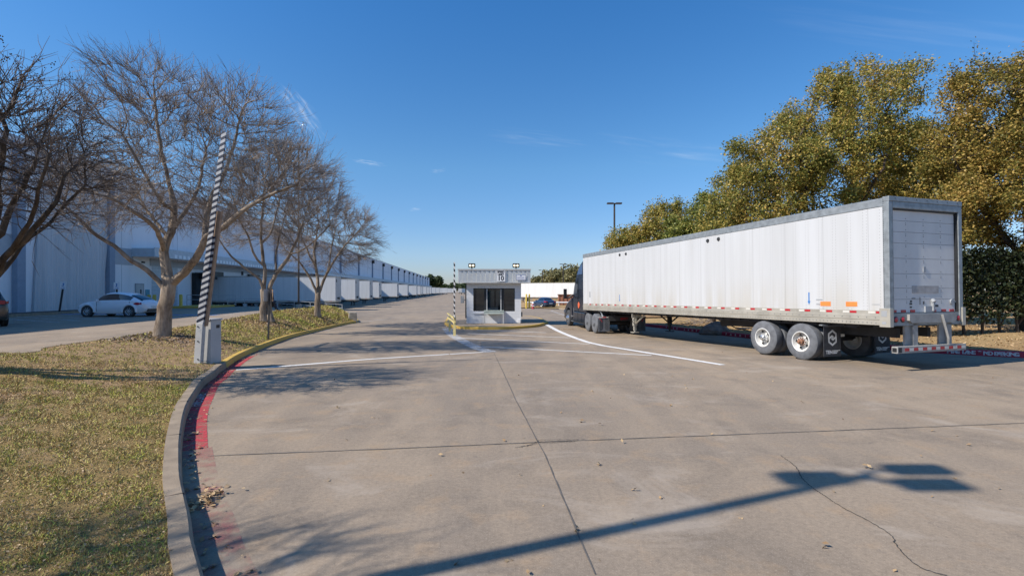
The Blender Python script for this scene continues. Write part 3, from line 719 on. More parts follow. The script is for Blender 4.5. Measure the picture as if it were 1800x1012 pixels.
# dock openings with dark seals
for k in range(1, 30):
    y0 = 56.2 + (k - 1) * 10.6
    if y0 > 380: break
    mb = MB(); mb.bb(0.052, 0.30, wl(y0), wl(y0) + 0.45, -0.2, 3.9); mb.bb(0.052, 0.30, wl(y0) + 3.0, wl(y0) + 3.45, -0.2, 3.9); mb.bb(0.052, 0.34, wl(y0), wl(y0) + 3.45, 3.6, 4.15); mb.build('dock_seal', 'black', WH)
mb = MB(); mb.bb(0.051, 1.4, wl(53.9), wl(56.0), 3.2, 3.9); mb.bb(0.051, .5, wl(53.3), wl(54.3), -0.6, 3.85); mb.build('dock_opening_shade', 'black', WH)  # black blocks stand in for the shadow of the dock door opening

# planting strip by the wall
mb = MB(); mb.add([(wx(y) + dx * 0.9958, y + dx * 0.09, gz(wx(y) + dx, y) + z) for y in (24, 33, 42.5) for dx, z in ((0.2, 0.14), (2.3, 0.14))], [(0, 1, 3, 2), (2, 3, 5, 4)]); tag(mb.build('planting_bed', 'mulch'), kind='structure')
mb = MB(); mb.box((wx(33) + 2.42, 33.1, 0.36), (0.16, 19, 0.2), rot=(0, 0, wrot)); tag(mb.build('bed_kerb', 'kerb'), kind='structure')
# yellow kerb platform by the dock corner
mb = MB(); mb.box((-29.6, 46.6, 0.33), (3.6, 5.2, 0.28), rot=(0, 0, wrot)); tag(mb.build('dock_corner_kerb', 'yellow_kerb'), kind='structure')

# ------------------------------------------------------------------ dock trailers
def wheel(mb_t, mb_r, c, r=0.5, wd=0.28, side=-1, n=32):
    x = c[0]; o = side
    mb_t.lathe([(r * .56, -wd / 2), (r * .62, -wd / 2 - .005), (r * .9, -wd / 2), (r * .985, -wd / 2 + .035), (r, -wd / 2 + .07), (r, wd / 2 - .07), (r * .985, wd / 2 - .035), (r * .9, wd / 2), (r * .62, wd / 2 + .005), (r * .56, wd / 2), (r * .56, -wd / 2)], 'x', c, n)
    f = o * wd / 2
    mb_r.lathe([(r * .57, f), (r * .55, f + o * .012), (r * .51, f + o * .005), (r * .49, f - o * .04), (r * .46, f - o * .12), (r * .26, f - o * .135), (r * .24, f - o * .06), (r * .15, f - o * .05), (r * .13, f + o * .02), (0.002, f + o * .025)], 'x', c, n)
DT = empty('dock_trailer', (0, 0, 0))
Lt = 14.5
mb = MB(); mb.bb(-1.28, 1.28, 0, Lt, 1.2, 4.0); mb.build('box_body', 'skin2', DT)
mb = MB(); mb.bb(-1.3, 1.3, 0, Lt + 0.01, 4.001, 4.1); mb.bb(-1.3, 1.3, -.01, Lt + 0.012, 1.02, 1.2); mb.m(1)
for k in range(12): mb.bb(-1.302, -1.3005, 0.6 + k * 1.2, 0.9 + k * 1.2, 1.13, 1.17); mb.bb(1.3005, 1.302, 0.6 + k * 1.2, 0.9 + k * 1.2, 1.13, 1.17)
mb.build('rails', ['alu', 'red'], DT)
mb = MB(); mb.bb(-1.27, 1.27, Lt + 0.002, Lt + 0.03, 1.22, 3.99); mb.m(1); mb.bb(-0.35, 0.1, Lt + 0.03, Lt + 0.12, 1.35, 1.62); mb.bb(0.3, 0.55, Lt + 0.03, Lt + 0.1, 1.4, 1.6); mb.bb(0.75, 1.1, Lt + .03, Lt + .05, 3.4, 3.75); nose = mb.build('nose_panel', ['lgrey', 'black'], DT)
mb = MB(); mb.bb(-1.1, 1.1, 0.3, Lt - 0.2, 0.86, 1.015); mb.build('underframe', 'dark', DT)
for sx in (-0.95, 0.95):
    mb = MB(); mb.bb(sx - .07, sx + .07, Lt - 3.0, Lt - 2.86, 0.22, 0.86); mb.bb(sx - .16, sx + .16, Lt - 3.1, Lt - 2.76, 0.04, 0.1); mb.cyl((sx, Lt - 2.93, .1), (sx, Lt - 2.93, .3), .05, 8); mb.tube([(sx, Lt - 2.9, 0.4), (sx, Lt - 1.9, 0.9)], 0.04, 5); mb.build('landing_leg', 'dark', DT)
for yy in (1.2, 2.45):
    for sx in (-1.1, 1.1):
        t, r_ = MB(), MB(); wheel(t, r_, (sx, yy, 0.5), side=1 if sx > 0 else -1, n=16); o = t.build('wheel', 'rubber', DT, smooth=True); r_.build('rim', 'rim', o, smooth=True)
mb = MB().m(1)
for k in range(0): mb.bb(-1.302, -1.3005, 0.6 + k * 1.2, 0.9 + k * 1.2, 1.13, 1.17); mb.bb(1.3005, 1.302, 0.6 + k * 1.2, 0.9 + k * 1.2, 1.13, 1.17)
words = ['first', 'second', 'third', 'fourth', 'fifth', 'sixth', 'seventh', 'eighth', 'ninth', 'tenth', 'eleventh', 'twelfth', 'thirteenth', 'fourteenth', 'fifteenth', 'sixteenth', 'seventeenth', 'last']
tz = [(59.5, None), (69.8, None), (79.9, None), (91, None), (108, None), (130, None), (153, None), (166, None), (178, None), (190, None), (202, None), (215, None), (240, -37.5), (258, -38.2), (283, -37.3), (322, -40.2), (348, -39.8), (345, -35.8)]
tr_rot = math.atan2(-0.9958, 0.0917)
for i, (z, nx) in enumerate(tz):
    o = DT if i == 0 else copy_tree(DT)
    x = (-15.7 - 0.0921 * z) if nx is None else nx
    o.location = (x - Lt * 0.9958, z - Lt * 0.0917, gz(x, z)); o.rotation_euler = (0, 0, tr_rot)
    if i in (3, 8): o.location.x -= 0.5
    if i == 4: o.location.x += 0.4
    if i == 17: o.rotation_euler = (0, 0, R(176)); o.location = (x, z + Lt, gz(x, z))
    tag(o, ['nearest white box trailer backed to the dock, behind the white guard railing', 'white box trailer at the dock just past the nearest one, with dark landing legs showing'][i] if i < 2 else
        ('white box trailer standing end-on farthest down the yard, last in the long row' if i == 17 else f'white box trailer at the dock, {words[i]} in the row counted from the white guard railing'), 'trailer', 'white box trailers backed to the warehouse docks')
# ------------------------------------------------------------------ guard house
hc = at(868, 568, 0.15); S = F / hc.y
GH = empty('guard_house', (hc.x, hc.y, hc.z), (0, 0, R(0.5)), 'small white block guard house with ribbed metal fascia on the yellow-kerbed island', 'guard house')
W = 96 / S; D = 3.0
hx = lambda px: (px - 868) / S
hz = lambda py: (568 - py) / S
mb = MB()
x0, x1 = hx(832), hx(905); z0, z1 = hz(547), hz(506.5); zt = hz(494)
mb.bb(-W / 2, x0, 0, 0.2, 0, zt); mb.bb(x1, W / 2, 0, 0.2, 0, zt); mb.bb(x0, x1, 0, 0.2, 0, z0); mb.bb(x0, x1, 0, 0.2, z1, zt)
mb.bb(-W / 2, -W / 2 + .2, 0.2, D, 0, 0.9); mb.bb(-W / 2, -W / 2 + .2, 0.2, .5, .9, zt); mb.bb(-W / 2, -W / 2 + .2, D - .9, D, .9, zt); mb.bb(-W / 2, -W / 2 + .2, .5, D - .9, 2.25, zt)
mb.bb(W / 2 - .2, W / 2, 0.2, D, 0, 0.9); mb.bb(W / 2 - .2, W / 2, 0.2, .5, .9, zt); mb.bb(W / 2 - .2, W / 2, D - .9, D, .9, zt); mb.bb(W / 2 - .2, W / 2, .5, D - .9, 2.25, zt)
mb.bb(-W / 2 + .2, W / 2 - .2, D - .2, D, 0, 0.9); mb.bb(-W / 2 + .2, -.7, D - .2, D, .9, zt); mb.bb(.7, W / 2 - .2, D - .2, D, .9, zt); mb.bb(-.7, .7, D - .2, D, 2.1, zt)
mb.build('wall', 'block', GH)
mb = MB(); mb.bb(-W / 2 + .21, W / 2 - .21, .21, D - .21, 0.01, 0.04); mb.build('inside_floor', 'dark', GH)
fx0, fx1 = hx(805.5) * .985, hx(933) * .985; ft, fb = hz(472.5) * .985, hz(495) * 0.985
OH = 0.40
mb = MB(); mb.bb(fx0 + .02, fx1 - .02, -OH + .03, D + .4, zt + .003, zt + .06); mb.build('soffit', 'lgrey', GH)
# ribbed fascia: standing seams
mb = MB(); n = 16; dx = (fx1 - fx0) / n
for k in range(n):
    a = fx0 + k * dx; yy = -OH
    mb.add([(a + .028, yy - .035, fb), (a + dx, yy + .024, fb), (a + dx, yy + .024, ft - .05), (a + .028, yy - .035, ft - .05)], [(0, 1, 2, 3)])
mb.bb(fx0, fx1, -OH + .026, -OH + .05, fb, ft - .05); mb.bb(fx0, fx0 + .03, -OH + .05, D + .4, fb, ft - .05); mb.bb(fx1 - .03, fx1, -OH + .05, D + .4, fb, ft - .05); mb.bb(fx0 + .03, fx1 - .03, D + .37, D + .4, fb, ft - .05)
mb.build('fascia', pm('fascia_metal', (0.72, 0.72, 0.68), 0.45, var=0.05), GH, fix=False)
mb = MB(); mb.bb(fx0 - .03, fx1 + .03, -OH - .05, D + .43, ft - .05, ft + .03); mb.build('roof_edge', 'lgrey', GH)
mb = MB(); mb.bb(fx0 - .01, fx1 + .01, -OH - .035, -OH - .0, fb - .05, fb); mb.build('fascia_trim', 'lgrey', GH)
# window unit
wf = MB(); t = .05
wf.bb(x0, x1, .04, .12, z0, z0 + t); wf.bb(x0, x1, .04, .12, z1 - t, z1); wf.bb(x0, x0 + t, .04, .12, z0 + t, z1 - t); wf.bb(x1 - t, x1, .04, .12, z0 + t, z1 - t)
for px in (853.5, 883.5): a = hx(px); wf.bb(a - .09, a + .09, .035, .13, z0 + t, z1 - t)
WF = wf.build('window', 'black', GH)
mb = MB(); mb.bb(x0 + t, hx(853.5) - .09, .07, .085, z0 + t, z1 - t); mb.build('pane', 'glass', WF)
mb = MB(); mb.bb(hx(883.5) + .09, x1 - t, .07, .085, z0 + t, z1 - t); mb.build('pane', 'glass', WF)
mb = MB()
for px in (855.8, 880.5): a = hx(px); mb.bb(a - .03, a + .03, .0, .05, z0 + t, z1 - t)
mb.build('sliding_frame', 'lgrey', WF)
mb = MB(); mb.bb(-.7, .7, D - .12, D - .1, .9, 2.1); mb.build('rear_pane', pm('rear_window_blue', (0.05, 0.13, 0.2), 0.1, spec=0.8), GH)
mb = MB(); mb.bb(-.02, .03, D - .21, D - .13, .9, 2.1); mb.bb(-.9, .9, 1.0, 1.5, .74, .78); mb.bb(.25, .55, 1.1, 1.2, .79, 1.1); mb.build('inside_desk', 'dark', GH)
mb = MB()
for k_b in range(26):
    z_ = z0 + t + .02 + k_b * .052
    if z_ < z1 - t: mb.bb(x0 + t, hx(853.5) - .09, .13, .155, z_, z_ + .004); mb.bb(hx(883.5) + .09, x1 - t, .13, .155, z_, z_ + .004)
mb.build('blind_reflection_slats', 'lgrey', WF)  # blind slats, also put in for light lines reflected in the panes
# counter
cz = hz(546); ct = MB()
ct.bb(hx(851), hx(886), -.42, -.01, cz - .02, cz + .03); ct.bb(hx(851.5), hx(885.5), -.40, -.37, cz - .19, cz - .02)
CT = ct.build('counter', pm('counter_green_grey', (0.42, 0.48, 0.43), 0.5), GH)
for px in (852.3, 884.7):
    mb = MB(); a = hx(px); mb.bb(a - .035, a + .035, -.40, -.33, 0.0, cz - .19); mb.build('counter_leg', 'lgrey', CT)
mb = MB(); mb.bb(hx(832), hx(850.5), -.05, -.002, z0 - .16, z0 - .02); mb.build('sill', 'white', GH)
mb = MB(); mb.bb(hx(910), hx(914.5), -.08, -.002, .02, .24); mb.build('wall_box', 'white', GH)
mb = MB(); mb.bb(-W / 2 - .12, -W / 2 - .005, 0.5, 0.62, 0.3, 2.5); mb.build('side_door_frame', 'black', GH)
mb = MB(); mb.bb(-W / 2 - .42, -W / 2 - .22, 0.5, 0.72, 1.28, 1.75); mb.bb(-W / 2 - .25, -W / 2 - .1, 0.55, 0.6, 1.45, 1.5); mb.build('intercom_box', 'grey', GH)
mb = MB(); mb.bb(W / 2 + .005, W / 2 + .1, .5, .7, .4, .7); mb.build('meter_box', 'dark', GH)
# flood lights
for px in (829.5, 907.5):
    cx_ = hx(px); c = (cx_ * .985, -0.35, ft + .17)
    mb = MB(); mb.box((c[0], c[1] + .05, c[2] + .08), (.44, .2, .27)); mb.bb(c[0] - .04, c[0] + .04, c[1], c[1] + .08, ft + .03, c[2] - .05)
    fl = mb.build('flood_light', 'black', GH, bevel=.05)
    for dx_ in (-.095, .095):
        mb = MB(); mb.lathe([(.002, -.02), (.05, -.012), (.07, 0.0), (.07, .01)], 'y', (c[0] + dx_, c[1] - .065, c[2] + .07), 16); mb.build('lamp_bulb', 'lamp', fl, smooth=True)
# speed limit sign on the fascia
sx0, sx1 = hx(872.6) * .985, hx(888.7) * .985; sz0, sz1 = hz(494) * .985, hz(474.6) * .985; yF = -OH - .05
mb = MB(); mb.bb(sx0, sx1, yF - .012, yF, sz0, sz1); SG = mb.build('speed_limit_sign', 'white', GH)
tag(SG, 'white sign reading SPEED LIMIT 10')
xm = (sx0 + sx1) / 2; hh = sz1 - sz0
def face_text(body, size, x, z, par, y, mat='ink', sx=1.0, bold=0.012): textobj('lettering', body, size, mat, par, (x, y, z), (R(90), 0, 0), ext=.001, sx=sx, bold=bold)
face_text('SPEED', .165, xm, sz1 - hh * .13, SG, yF - .0145, bold=.009); face_text('LIMIT', .165, xm, sz1 - hh * .36, SG, yF - .0145, bold=.009)
face_text('10', .40, xm, sz0 + hh * .29, SG, yF - .0145, bold=0.012)
mb = MB()
for (a, b, c_, d) in ((sx0 + .01, sx1 - .01, sz0 + .01, sz0 + .025), (sx0 + .01, sx1 - .01, sz1 - .025, sz1 - .01), (sx0 + .01, sx0 + .025, sz0 + .03, sz1 - .03), (sx1 - .025, sx1 - .01, sz0 + .03, sz1 - .03)): mb.bb(a, b, yF - .0145, yF - .0125, c_, d)
mb.build('border', 'grey', SG)
sx0, sx1 = hx(907.7) * .985, hx(924.5) * .985; sz0, sz1 = hz(491.5) * .985, hz(482) * .985
mb = MB(); mb.bb(sx0, sx1, yF - .012, yF, sz0, sz1); SG = mb.build('notice_board', 'white', GH)
mb = MB(); 
for (a, b, c_, d) in ((sx0, sx1, sz0, sz0 + .02), (sx0, sx1, sz1 - .02, sz1), (sx0, sx0 + .02, sz0 + .02, sz1 - .02), (sx1 - .02, sx1, sz0 + .02, sz1 - .02)): mb.bb(a, b, yF - .016, yF - .0125, c_, d)
mb.bb((sx0 + sx1) / 2 - .04, (sx0 + sx1) / 2 + .04, yF - .0145, yF - .0125, sz1 - .09, sz1 - .03)
for k in range(5): mb.bb(sx0 + .06, sx1 - .06 - .03 * (k % 3), yF - .0145, yF - .0125, sz1 - .13 - .04 * k, sz1 - .118 - .04 * k)
mb.build('border', pm('notice_blue', (0.08, 0.12, 0.30), 0.5), SG)

# ------------------------------------------------------------------ barrier gate on the near kerb
g = lat(364, 638)
GC = empty('barrier_gate', (g.x, g.y, g.z), (0, 0, R(-6)), 'tall raised barrier arm, navy and white striped, on a grey cabinet by the kerb', 'barrier gate')
s_ = g.y / F
cw = 0.50; ch = 75 * s_
mb = MB(); mb.bb(-.26, .10, -.0, .36, -.1, ch); mb.build('cabinet', 'lgrey', GC, bevel=.008)
mb = MB(); mb.bb(-.28, .12, -.02, .38, ch, ch + .035); mb.build('cabinet_lid', 'lgrey', GC)
mb = MB(); mb.bb(.1005, .103, .18, .3, ch - .2, ch - .12); mb.build('cabinet_label', 'black', GC)
mb = MB(); mb.bb(-.2805, -.276, -.002, .0, 0, ch); mb.bb(-.24, .08, -.006, -.001, .05, .06); mb.build('door_gap', 'grey', GC)
lean = R(8.0)
arm0 = Vector((-.09, -.14, 0.0))
mb = MB(); mb.box((arm0.x + .012, arm0.y, .48), (.17, .11, 1.0), rot=(0, R(4), 0)); mb.build('arm_bracket', 'lgrey', GC, bevel=.006)
mb = MB()
for z in (.12, .55, .9): mb.cyl((arm0.x + .01, arm0.y - .06, z), (arm0.x + .01, arm0.y - .072, z), .016, 8)
mb.build('bracket_bolt', 'dark', GC)
armlen = (575 - 238) * s_ / math.cos(lean)
ax = empty  # (no helper objects)
mb = MB(); L2 = armlen
mb.bb(-.085, .085, -.025, .02, 0, L2 * .47); mb.bb(-.055, .06, -.055, -.026, L2 * .30, L2)
arm = mb.build('striped_arm', 'stripe', GC); arm.location = (arm0.x + .03, arm0.y - .02, (638 - 575) * s_); arm.rotation_euler = (0, lean, 0)
mb = MB(); mb.bb(.0, .10, .021, .10, .05, L2 * .60); a2 = mb.build('wooden_backing', 'wood', GC); a2.location = (arm0.x + .06, arm0.y - .02, (638 - 575) * s_); a2.rotation_euler = (0, lean, 0)

# gate at the guard house
p1 = at(799, 590); p2 = at(790.5, 582)
G2 = empty('barrier_gate', (p1.x, p1.y, p1.z), (0, 0, 0), 'thin black and white raised barrier arm on pale yellow posts by the guard house', 'barrier gate')
s2 = p1.y / F
mb = MB(); mb.bb(-.06, .06, -.05, .05, -.05, 35 * s2); mb.build('post', 'paleyellow', G2)
q = p2 - p1
mb = MB(); mb.bb(q.x - .05, q.x + .05, q.y - .05, q.y + .05, q.z - .05, q.z + 30 * s2); mb.build('post', 'paleyellow', G2)
for dz in (0.0, .20):
    mb = MB(); a = Vector((-.36, .2, 1.10 - dz)); b = Vector((.02, -.06, .82 - dz)); mb.box((a + b) / 2, (.09, .05, (a - b).length), rot=(b - a).to_track_quat('Z', 'Y').to_matrix()); mb.build('channel', 'paleyellow', G2)
mb = MB(); mb.bb(-.036, .036, -.085, -.055, .8, 129 * s2); mb.build('striped_arm', 'stripe2', G2)

# ------------------------------------------------------------------ sign post by the second tree, handicap signs, lamp posts
g = lat(471.5, 596); k = g.y / F
SP = empty('sign_post', tuple(g), (0, R(1.6), 0), 'dark sign post with two small plates seen edge-on, before the twin-trunk tree', 'sign')
mb = MB(); mb.bb(-.03, .03, -.02, .02, -.1, 88 * k); mb.build('post', 'dark', SP)
for a, col, dx in ((62, 'lgrey', -.10), (-58, 'wood', .10)):
    mb = MB(); mb.box((0, 0, 0), (.30, .008, .46)); o = mb.build('sign_plate', col, SP); o.location = (dx, .03, 88 * k - .24); o.rotation_euler = (0, 0, R(a))
for px, pb, pt, lean_, lab, gl in ((32.5, 548, 496, 0, 'leftmost of the three disabled-parking signs along the warehouse wall', 'R'), (104, 547.5, 495, 7, 'tilted disabled-parking sign standing between the other two along the warehouse wall', 'A'), (205, 546.5, 496, 0, 'disabled-parking sign standing behind the white car', 'A')):
    g = at(px, pb, 0.14); k = g.y / F; h = (pb - pt) * k
    o = empty('parking_sign', (g.x, g.y, g.z), (0, R(lean_), R(20)), lab, 'sign', 'disabled-parking signs by the warehouse wall')
    mb = MB(); mb.bb(-.05, .05, 0, .06, 0, h - .45); mb.build('post', 'black', o)
    mb = MB(); mb.bb(-.17, .17, -.012, 0, h - .5, h); P = mb.build('sign_plate', 'white', o)
    mb = MB(); mb.lathe([(.001, -.014), (.045, -.014), (.045, -.012)], 'y', (0, 0, h - .13), 12); mb.bb(-.02, .03, -.016, -.0125, h - .3, h - .17); mb.bb(-.09, .02, -.016, -.0125, h - .32, h - .29); mb.bb(.02, .09, -.016, -.0125, h - .40, h - .37); mb.bb(-.12, .12, -.016, -.0125, h - .47, h - .44); mb.build('symbol', 'bluea', P)
def lamp_post(px, pb, ptop, yz, label, r=.075, heads=1, armx=.6, base=True, name='lamp_post', mat='bronze'):
    x = ax_at(px, yz); g = gz(x, yz); k = yz / F; h = EYE + (HY - ptop) * k - g
    o = empty(name, (x, yz, g), (0, 0, 0), label, 'lamp post')
    mb = MB(); mb.tube([(0, 0, 0.0), (0, 0, h)], [r, r * .75], 8); mb.build('pole', mat, o)
    if base: mb = MB(); mb.tube([(0, 0, -.1), (0, 0, .55)], [.32, .28], 16); mb.build('base', 'stone', o)
    for sgn in ((1,) if heads == 1 else (-1, 1)):
        mb = MB(); mb.bb(min(0, sgn * armx), max(0, sgn * armx), -.03, .03, h - .08, h - .02); hd = mb.build('arm', mat, o)
        mb = MB(); mb.box((sgn * (armx + .28), 0, h - .03), (.6, .36, .13)); mb.build('lamp_head', mat, hd, bevel=.03)
    return o
lamp_post(525, 543, 262, 50.0, 'tall brown lamp post on a round concrete base behind the white railing', r=.10, heads=2)
lamp_post(1080, 0, 357, 46.0, 'tall dark lamp post rising behind the parked semi-trailer roof', heads=2, armx=.12, r=.11, base=False)
lamp_post(953.5, 0, 474.5, 118.0, 'small distant lamp post with a single arm above the trees behind the guard house', r=.12, heads=1, armx=-.9, base=False)
lamp_post(990, 0, 464, 100.0, 'distant lamp post in front of the olive tree line beside the truck cab', r=.12, heads=2, armx=.15, base=False)
# the post whose shadow crosses the foreground (stands left of the picture)
H0 = 9.4; tip = Vector((3.43, 4.90)); shl = H0 / math.tan(R(SUN_EL)); b0 = tip - Vector((.9285, .3713)) * shl
o = empty('lamp_post', (b0.x, b0.y, lz(b0.x, b0.y, .1)), (0, 0, 0), 'twin-head lamp post whose shadow crosses the foreground pavement', 'lamp post')
mb = MB(); mb.tube([(0, 0, 0), (0, 0, H0)], [.10, .07], 10); mb.build('pole', 'bronze', o)
for sx_, yy, xo in ((1, -.23, .30), (1, .17, .50)):
    mb = MB(); mb.tube([(0, 0, H0 - .12), (.12, yy * .7, H0 - .06), (xo - .1, yy, H0 - .04)], .035, 6); a = mb.build('arm', 'bronze', o)
    mb = MB(); mb.box((xo + .16, yy, H0 - .03), (.60, .31, .15)); mb.build('lamp_head', 'bronze', a, bevel=.04)
mb = MB(); mb.box((-.36, 0.03, H0 - .25), (.58, .31, .16)); mb.bb(-.2, 0, -.03, .03, H0 - .3, H0 - .24); mb.build('lamp_head', 'bronze', o)

# concrete block
g = at(620, 566, .02)
mb = MB(); mb.box((0, 0, .33), (.62, .62, .72), taper=.8, rot=(0, 0, R(20))); o = mb.build('concrete_block', 'stone', None, bevel=.03, loc=(g.x, g.y, g.z)); tag(o, 'tapered weathered concrete block at the far tip of the tree island', 'concrete block')
# railing
def railing(P, label, h=.80, mat='lgrey', posts=8, name='guard_railing'):
    P = resample([Vector(p) for p in P], posts); o = empty(name, tuple(P[0]), (0, 0, 0), label, 'railing')
    for p in P:
        q = p - P[0]; mb = MB(); mb.cyl((q.x, q.y, q.z - .1), (q.x, q.y, q.z + h), .035, 8); mb.build('post', mat, o)
    for z in (h, h * .52):
        mb = MB(); mb.tube([(p.x - P[0].x, p.y - P[0].y, p.z - P[0].z + z) for p in P], .032, 6); mb.build('rail', mat, o)
    return o
def gp(x, y): return (x, y, gz(x, y))
railing([(ax_at(601.5, 51), 51, gz(-17.7, 51) - .05), (-21.5, 50.7, gz(-21.5, 49.2)), (-25, 50.3, gz(-25, 49)), (-29.0, 49.8, .3)], 'white steel guard railing running from the lot corner toward the dock ramp', posts=8, h=.78)
railing([(-33.7, 50.6, .45), (-29.2, 51.6, .42)], 'white steel guard railing at the top of the ramp beside the black dock opening', posts=3, h=1.0)
# bollards
def bollard(x, y, label, h=1.05, r=.1, group=None, mat='yellow'):
    mb = MB(); mb.lathe([(r, -.1), (r, h - .06), (r * .8, h - .015), (r * .3, h), (.001, h)], 'z', (0, 0, 0), 14)
    o = mb.build('bollard', mat, None, smooth=True, loc=(x, y, gz(x, y))); tag(o, label, 'bollard', group)
for px, lab in ((262, 'yellow bollard by the roll-up door, nearest behind the white car'), (271.5, 'yellow bollard just left of the big tree trunk by the roll-up door'), (284, 'yellow bollard mostly hidden by the big tree trunk'), (318, 'yellow bollard right of the big tree trunk by the dock corner')):
    bollard(ax_at(px, 42.5 if px < 300 else 45.5), 42.5 if px < 300 else 45.5, lab, 1.25, .14, 'yellow bollards by the warehouse doors')
bollard(ax_at(925.3, 66), 66, 'left one of the twin tall yellow bollards right of the guard house', 1.95, .115, 'twin tall yellow bollards')
bollard(ax_at(930.4, 66.2), 66.2, 'right one of the twin tall yellow bollards right of the guard house', 1.95, .115, 'twin tall yellow bollards')
mb = MB(); mb.box((0, 0, .3), (1.2, .7, .6)); o = mb.build('yellow_wheel_stop', 'yellow', None, bevel=.03, loc=(ax_at(551, 52), 52.5, gz(-21, 52.5))); tag(o, 'yellow block behind the railing post near the third tree', 'wheel stop')
# hydrant
x, y = ax_at(937, 64), 64
o = empty('fire_hydrant', (x, y, gz(x, y)), (0, 0, 0), 'red and white fire hydrant between yellow bollards and the blue car', 'fire hydrant')
mb = MB(); mb.lathe([(.18, -.1), (.18, .08), (.14, .1), (.14, .62), (.17, .64), (.17, .68)], 'z', (0, 0, 0), 12); mb.build('barrel', 'red_kerb', o, smooth=True)
mb = MB(); mb.lathe([(.17, .68), (.15, .78), (.08, .88), (.03, .9), (.03, .96), (.001, .96)], 'z', (0, 0, 0), 12); mb.build('bonnet', 'white', o, smooth=True)
mb = MB(); mb.cyl((-.3, 0, .45), (.3, 0, .45), .08, 10); mb.cyl((0, -.25, .4), (0, 0, .4), .1, 10); mb.build('nozzles', 'white', o)
# pipe fence
o = empty('pipe_fence', (2, 74, gz(2, 74)), (0, 0, R(-3)), 'low white pipe fence in front of the parked white trailer', 'fence')
mb = MB(); mb.cyl((0, 0, .62), (7, 0, .62), .12, 6); mb.build('rail', 'white', o)
for k in range(5): mb = MB(); mb.cyl((.3 + k * 1.6, 0, -.1), (.3 + k * 1.6, 0, .6), .07, 6); mb.build('post', 'white', o)
# rusty steel box with ribs
x = ax_at(981.5, 78)
o = empty('steel_bin', (x, 78, gz(x, 78) + .1), (0, 0, R(-4)), 'rusty red-brown ribbed steel bin behind the blue car', 'bin')
mb = MB(); mb.bb(0, 3.2, 0, 2.2, 0.05, 1.6); mb.build('body', 'brown', o)
mb = MB()
for k in range(6): mb.bb(.02 + k * .6, .16 + k * .6, -.09, -.002, .05, 1.55)
mb.build('ribs', 'brown', o)
mb = MB(); mb.bb(-.12, 3.3, -.15, 2.3, 1.6, 1.72); mb.build('top_rim', 'rust', o)
# parked trailer behind
o = copy_tree(DT); o.name = 'parked_trailer'; x = ax_at(1026, 94); o.location = (x, 93.6, gz(x, 94) + .0); o.rotation_euler = (0, 0, math.atan2(14.6, 9.0)); tag(o, 'long white trailer parked across the yard behind the guard house', 'trailer', '')
del o['group']
o.scale = (1, 1.12, .97)
# boulder
g = at(1262, 592)
mb = MB(); n = 12
import mathutils
V = []; Fb = []
bx_, by_ = ax_at(1258, 24.6), 24.6
for i in range(9):
    for k in range(18):
        th = math.pi * i / 8; ph = 2 * math.pi * k / 18
        r = 1 + .22 * mathutils.noise.noise(Vector((math.cos(ph) * math.sin(th) * 1.3, math.sin(ph) * math.sin(th) * 1.3, math.cos(th) * 1.3)) * 1.4)
        zz = math.cos(th); V.append((.72 * r * math.sin(th) * math.cos(ph) * (1 - .35 * zz), .5 * r * math.sin(th) * math.sin(ph) * (1 - .35 * zz), .42 * r * zz + .30))
for i in range(8):
    for k in range(18): Fb.append((i * 18 + k, i * 18 + (k + 1) % 18, (i + 1) * 18 + (k + 1) % 18, (i + 1) * 18 + k))
mb.add(V, Fb); o = mb.build('boulder', 'boulder', None, loc=(bx_, by_, rz(bx_, by_) - .05)); tag(o, 'grey brown boulder on the lawn edge seen beneath the semi-trailer', 'boulder')
mb = MB(); mb.bb(-.35, .35, -.25, .25, 0, .22); mb.build('sprinkler_box', 'dark', o, loc=(2.2, 1.6, 0.05))

# ------------------------------------------------------------------ semi-trailer
TR = empty('semi_trailer', (10.185, 11.954, 0), (R(-0.78), 0, math.atan2(.311, .95)), 'long white box semi-trailer with grey roll-up rear door frame, hitched to the navy truck', 'semi-trailer')
LT = 16.15; HW = 1.3; zb, zt = 1.045, 4.115
mb = MB(); mb.bb(-HW + .015, HW - .015, .1, LT, zb + .30, zt - .02); mb.build('side_walls', 'skin', TR)
# bottom rail (side only, three steps)
mb = MB()
for sg in (-1, 1):
    X = sg * HW
    mb.prism([(X - sg * .04, zb + .37), (X, zb + .36), (X, zb + .26), (X + sg * .012, zb + .25), (X + sg * .012, zb + .14), (X, zb + .13), (X, zb + .01), (X - sg * .06, zb)], 'y', .12, LT)
for mi_, o_ in ((1, 0.0), (2, .19)):
    mb.m(mi_); y = .14
    while y < LT - .4: mb.bb(-HW - .0035, -HW - .0005, y + .19 - o_, y + .36 - o_, zb + .29, zb + .345); y += .655
mb.build('bottom_rail', ['alu', 'whiteref', 'red'], TR)
mb = MB(); rr = random.Random(3)
for k in range(150):
    y = .2 + k * .1065; mb.bb(-HW - .018, -HW - .0005, y, y + .014, zb + .06, zb + .074)
    if k % 2: mb.bb(-HW - .03, -HW - .0125, y, y + .014, zb + .19, zb + .204)
mb.build('rail_rivets', 'galv', TR)
mb = MB()
for sg in (-1, 1): mb.prism([(sg * (HW - .14), zt), (sg * (HW - .02), zt), (sg * HW, zt - .02), (sg * HW, zt - .2), (sg * (HW - .03), zt - .2)], 'y', .12, LT)
mb.bb(-HW + .14, HW - .14, .12, LT, zt - .019, zt - .004); mb.build('top_rail', 'galv', TR)
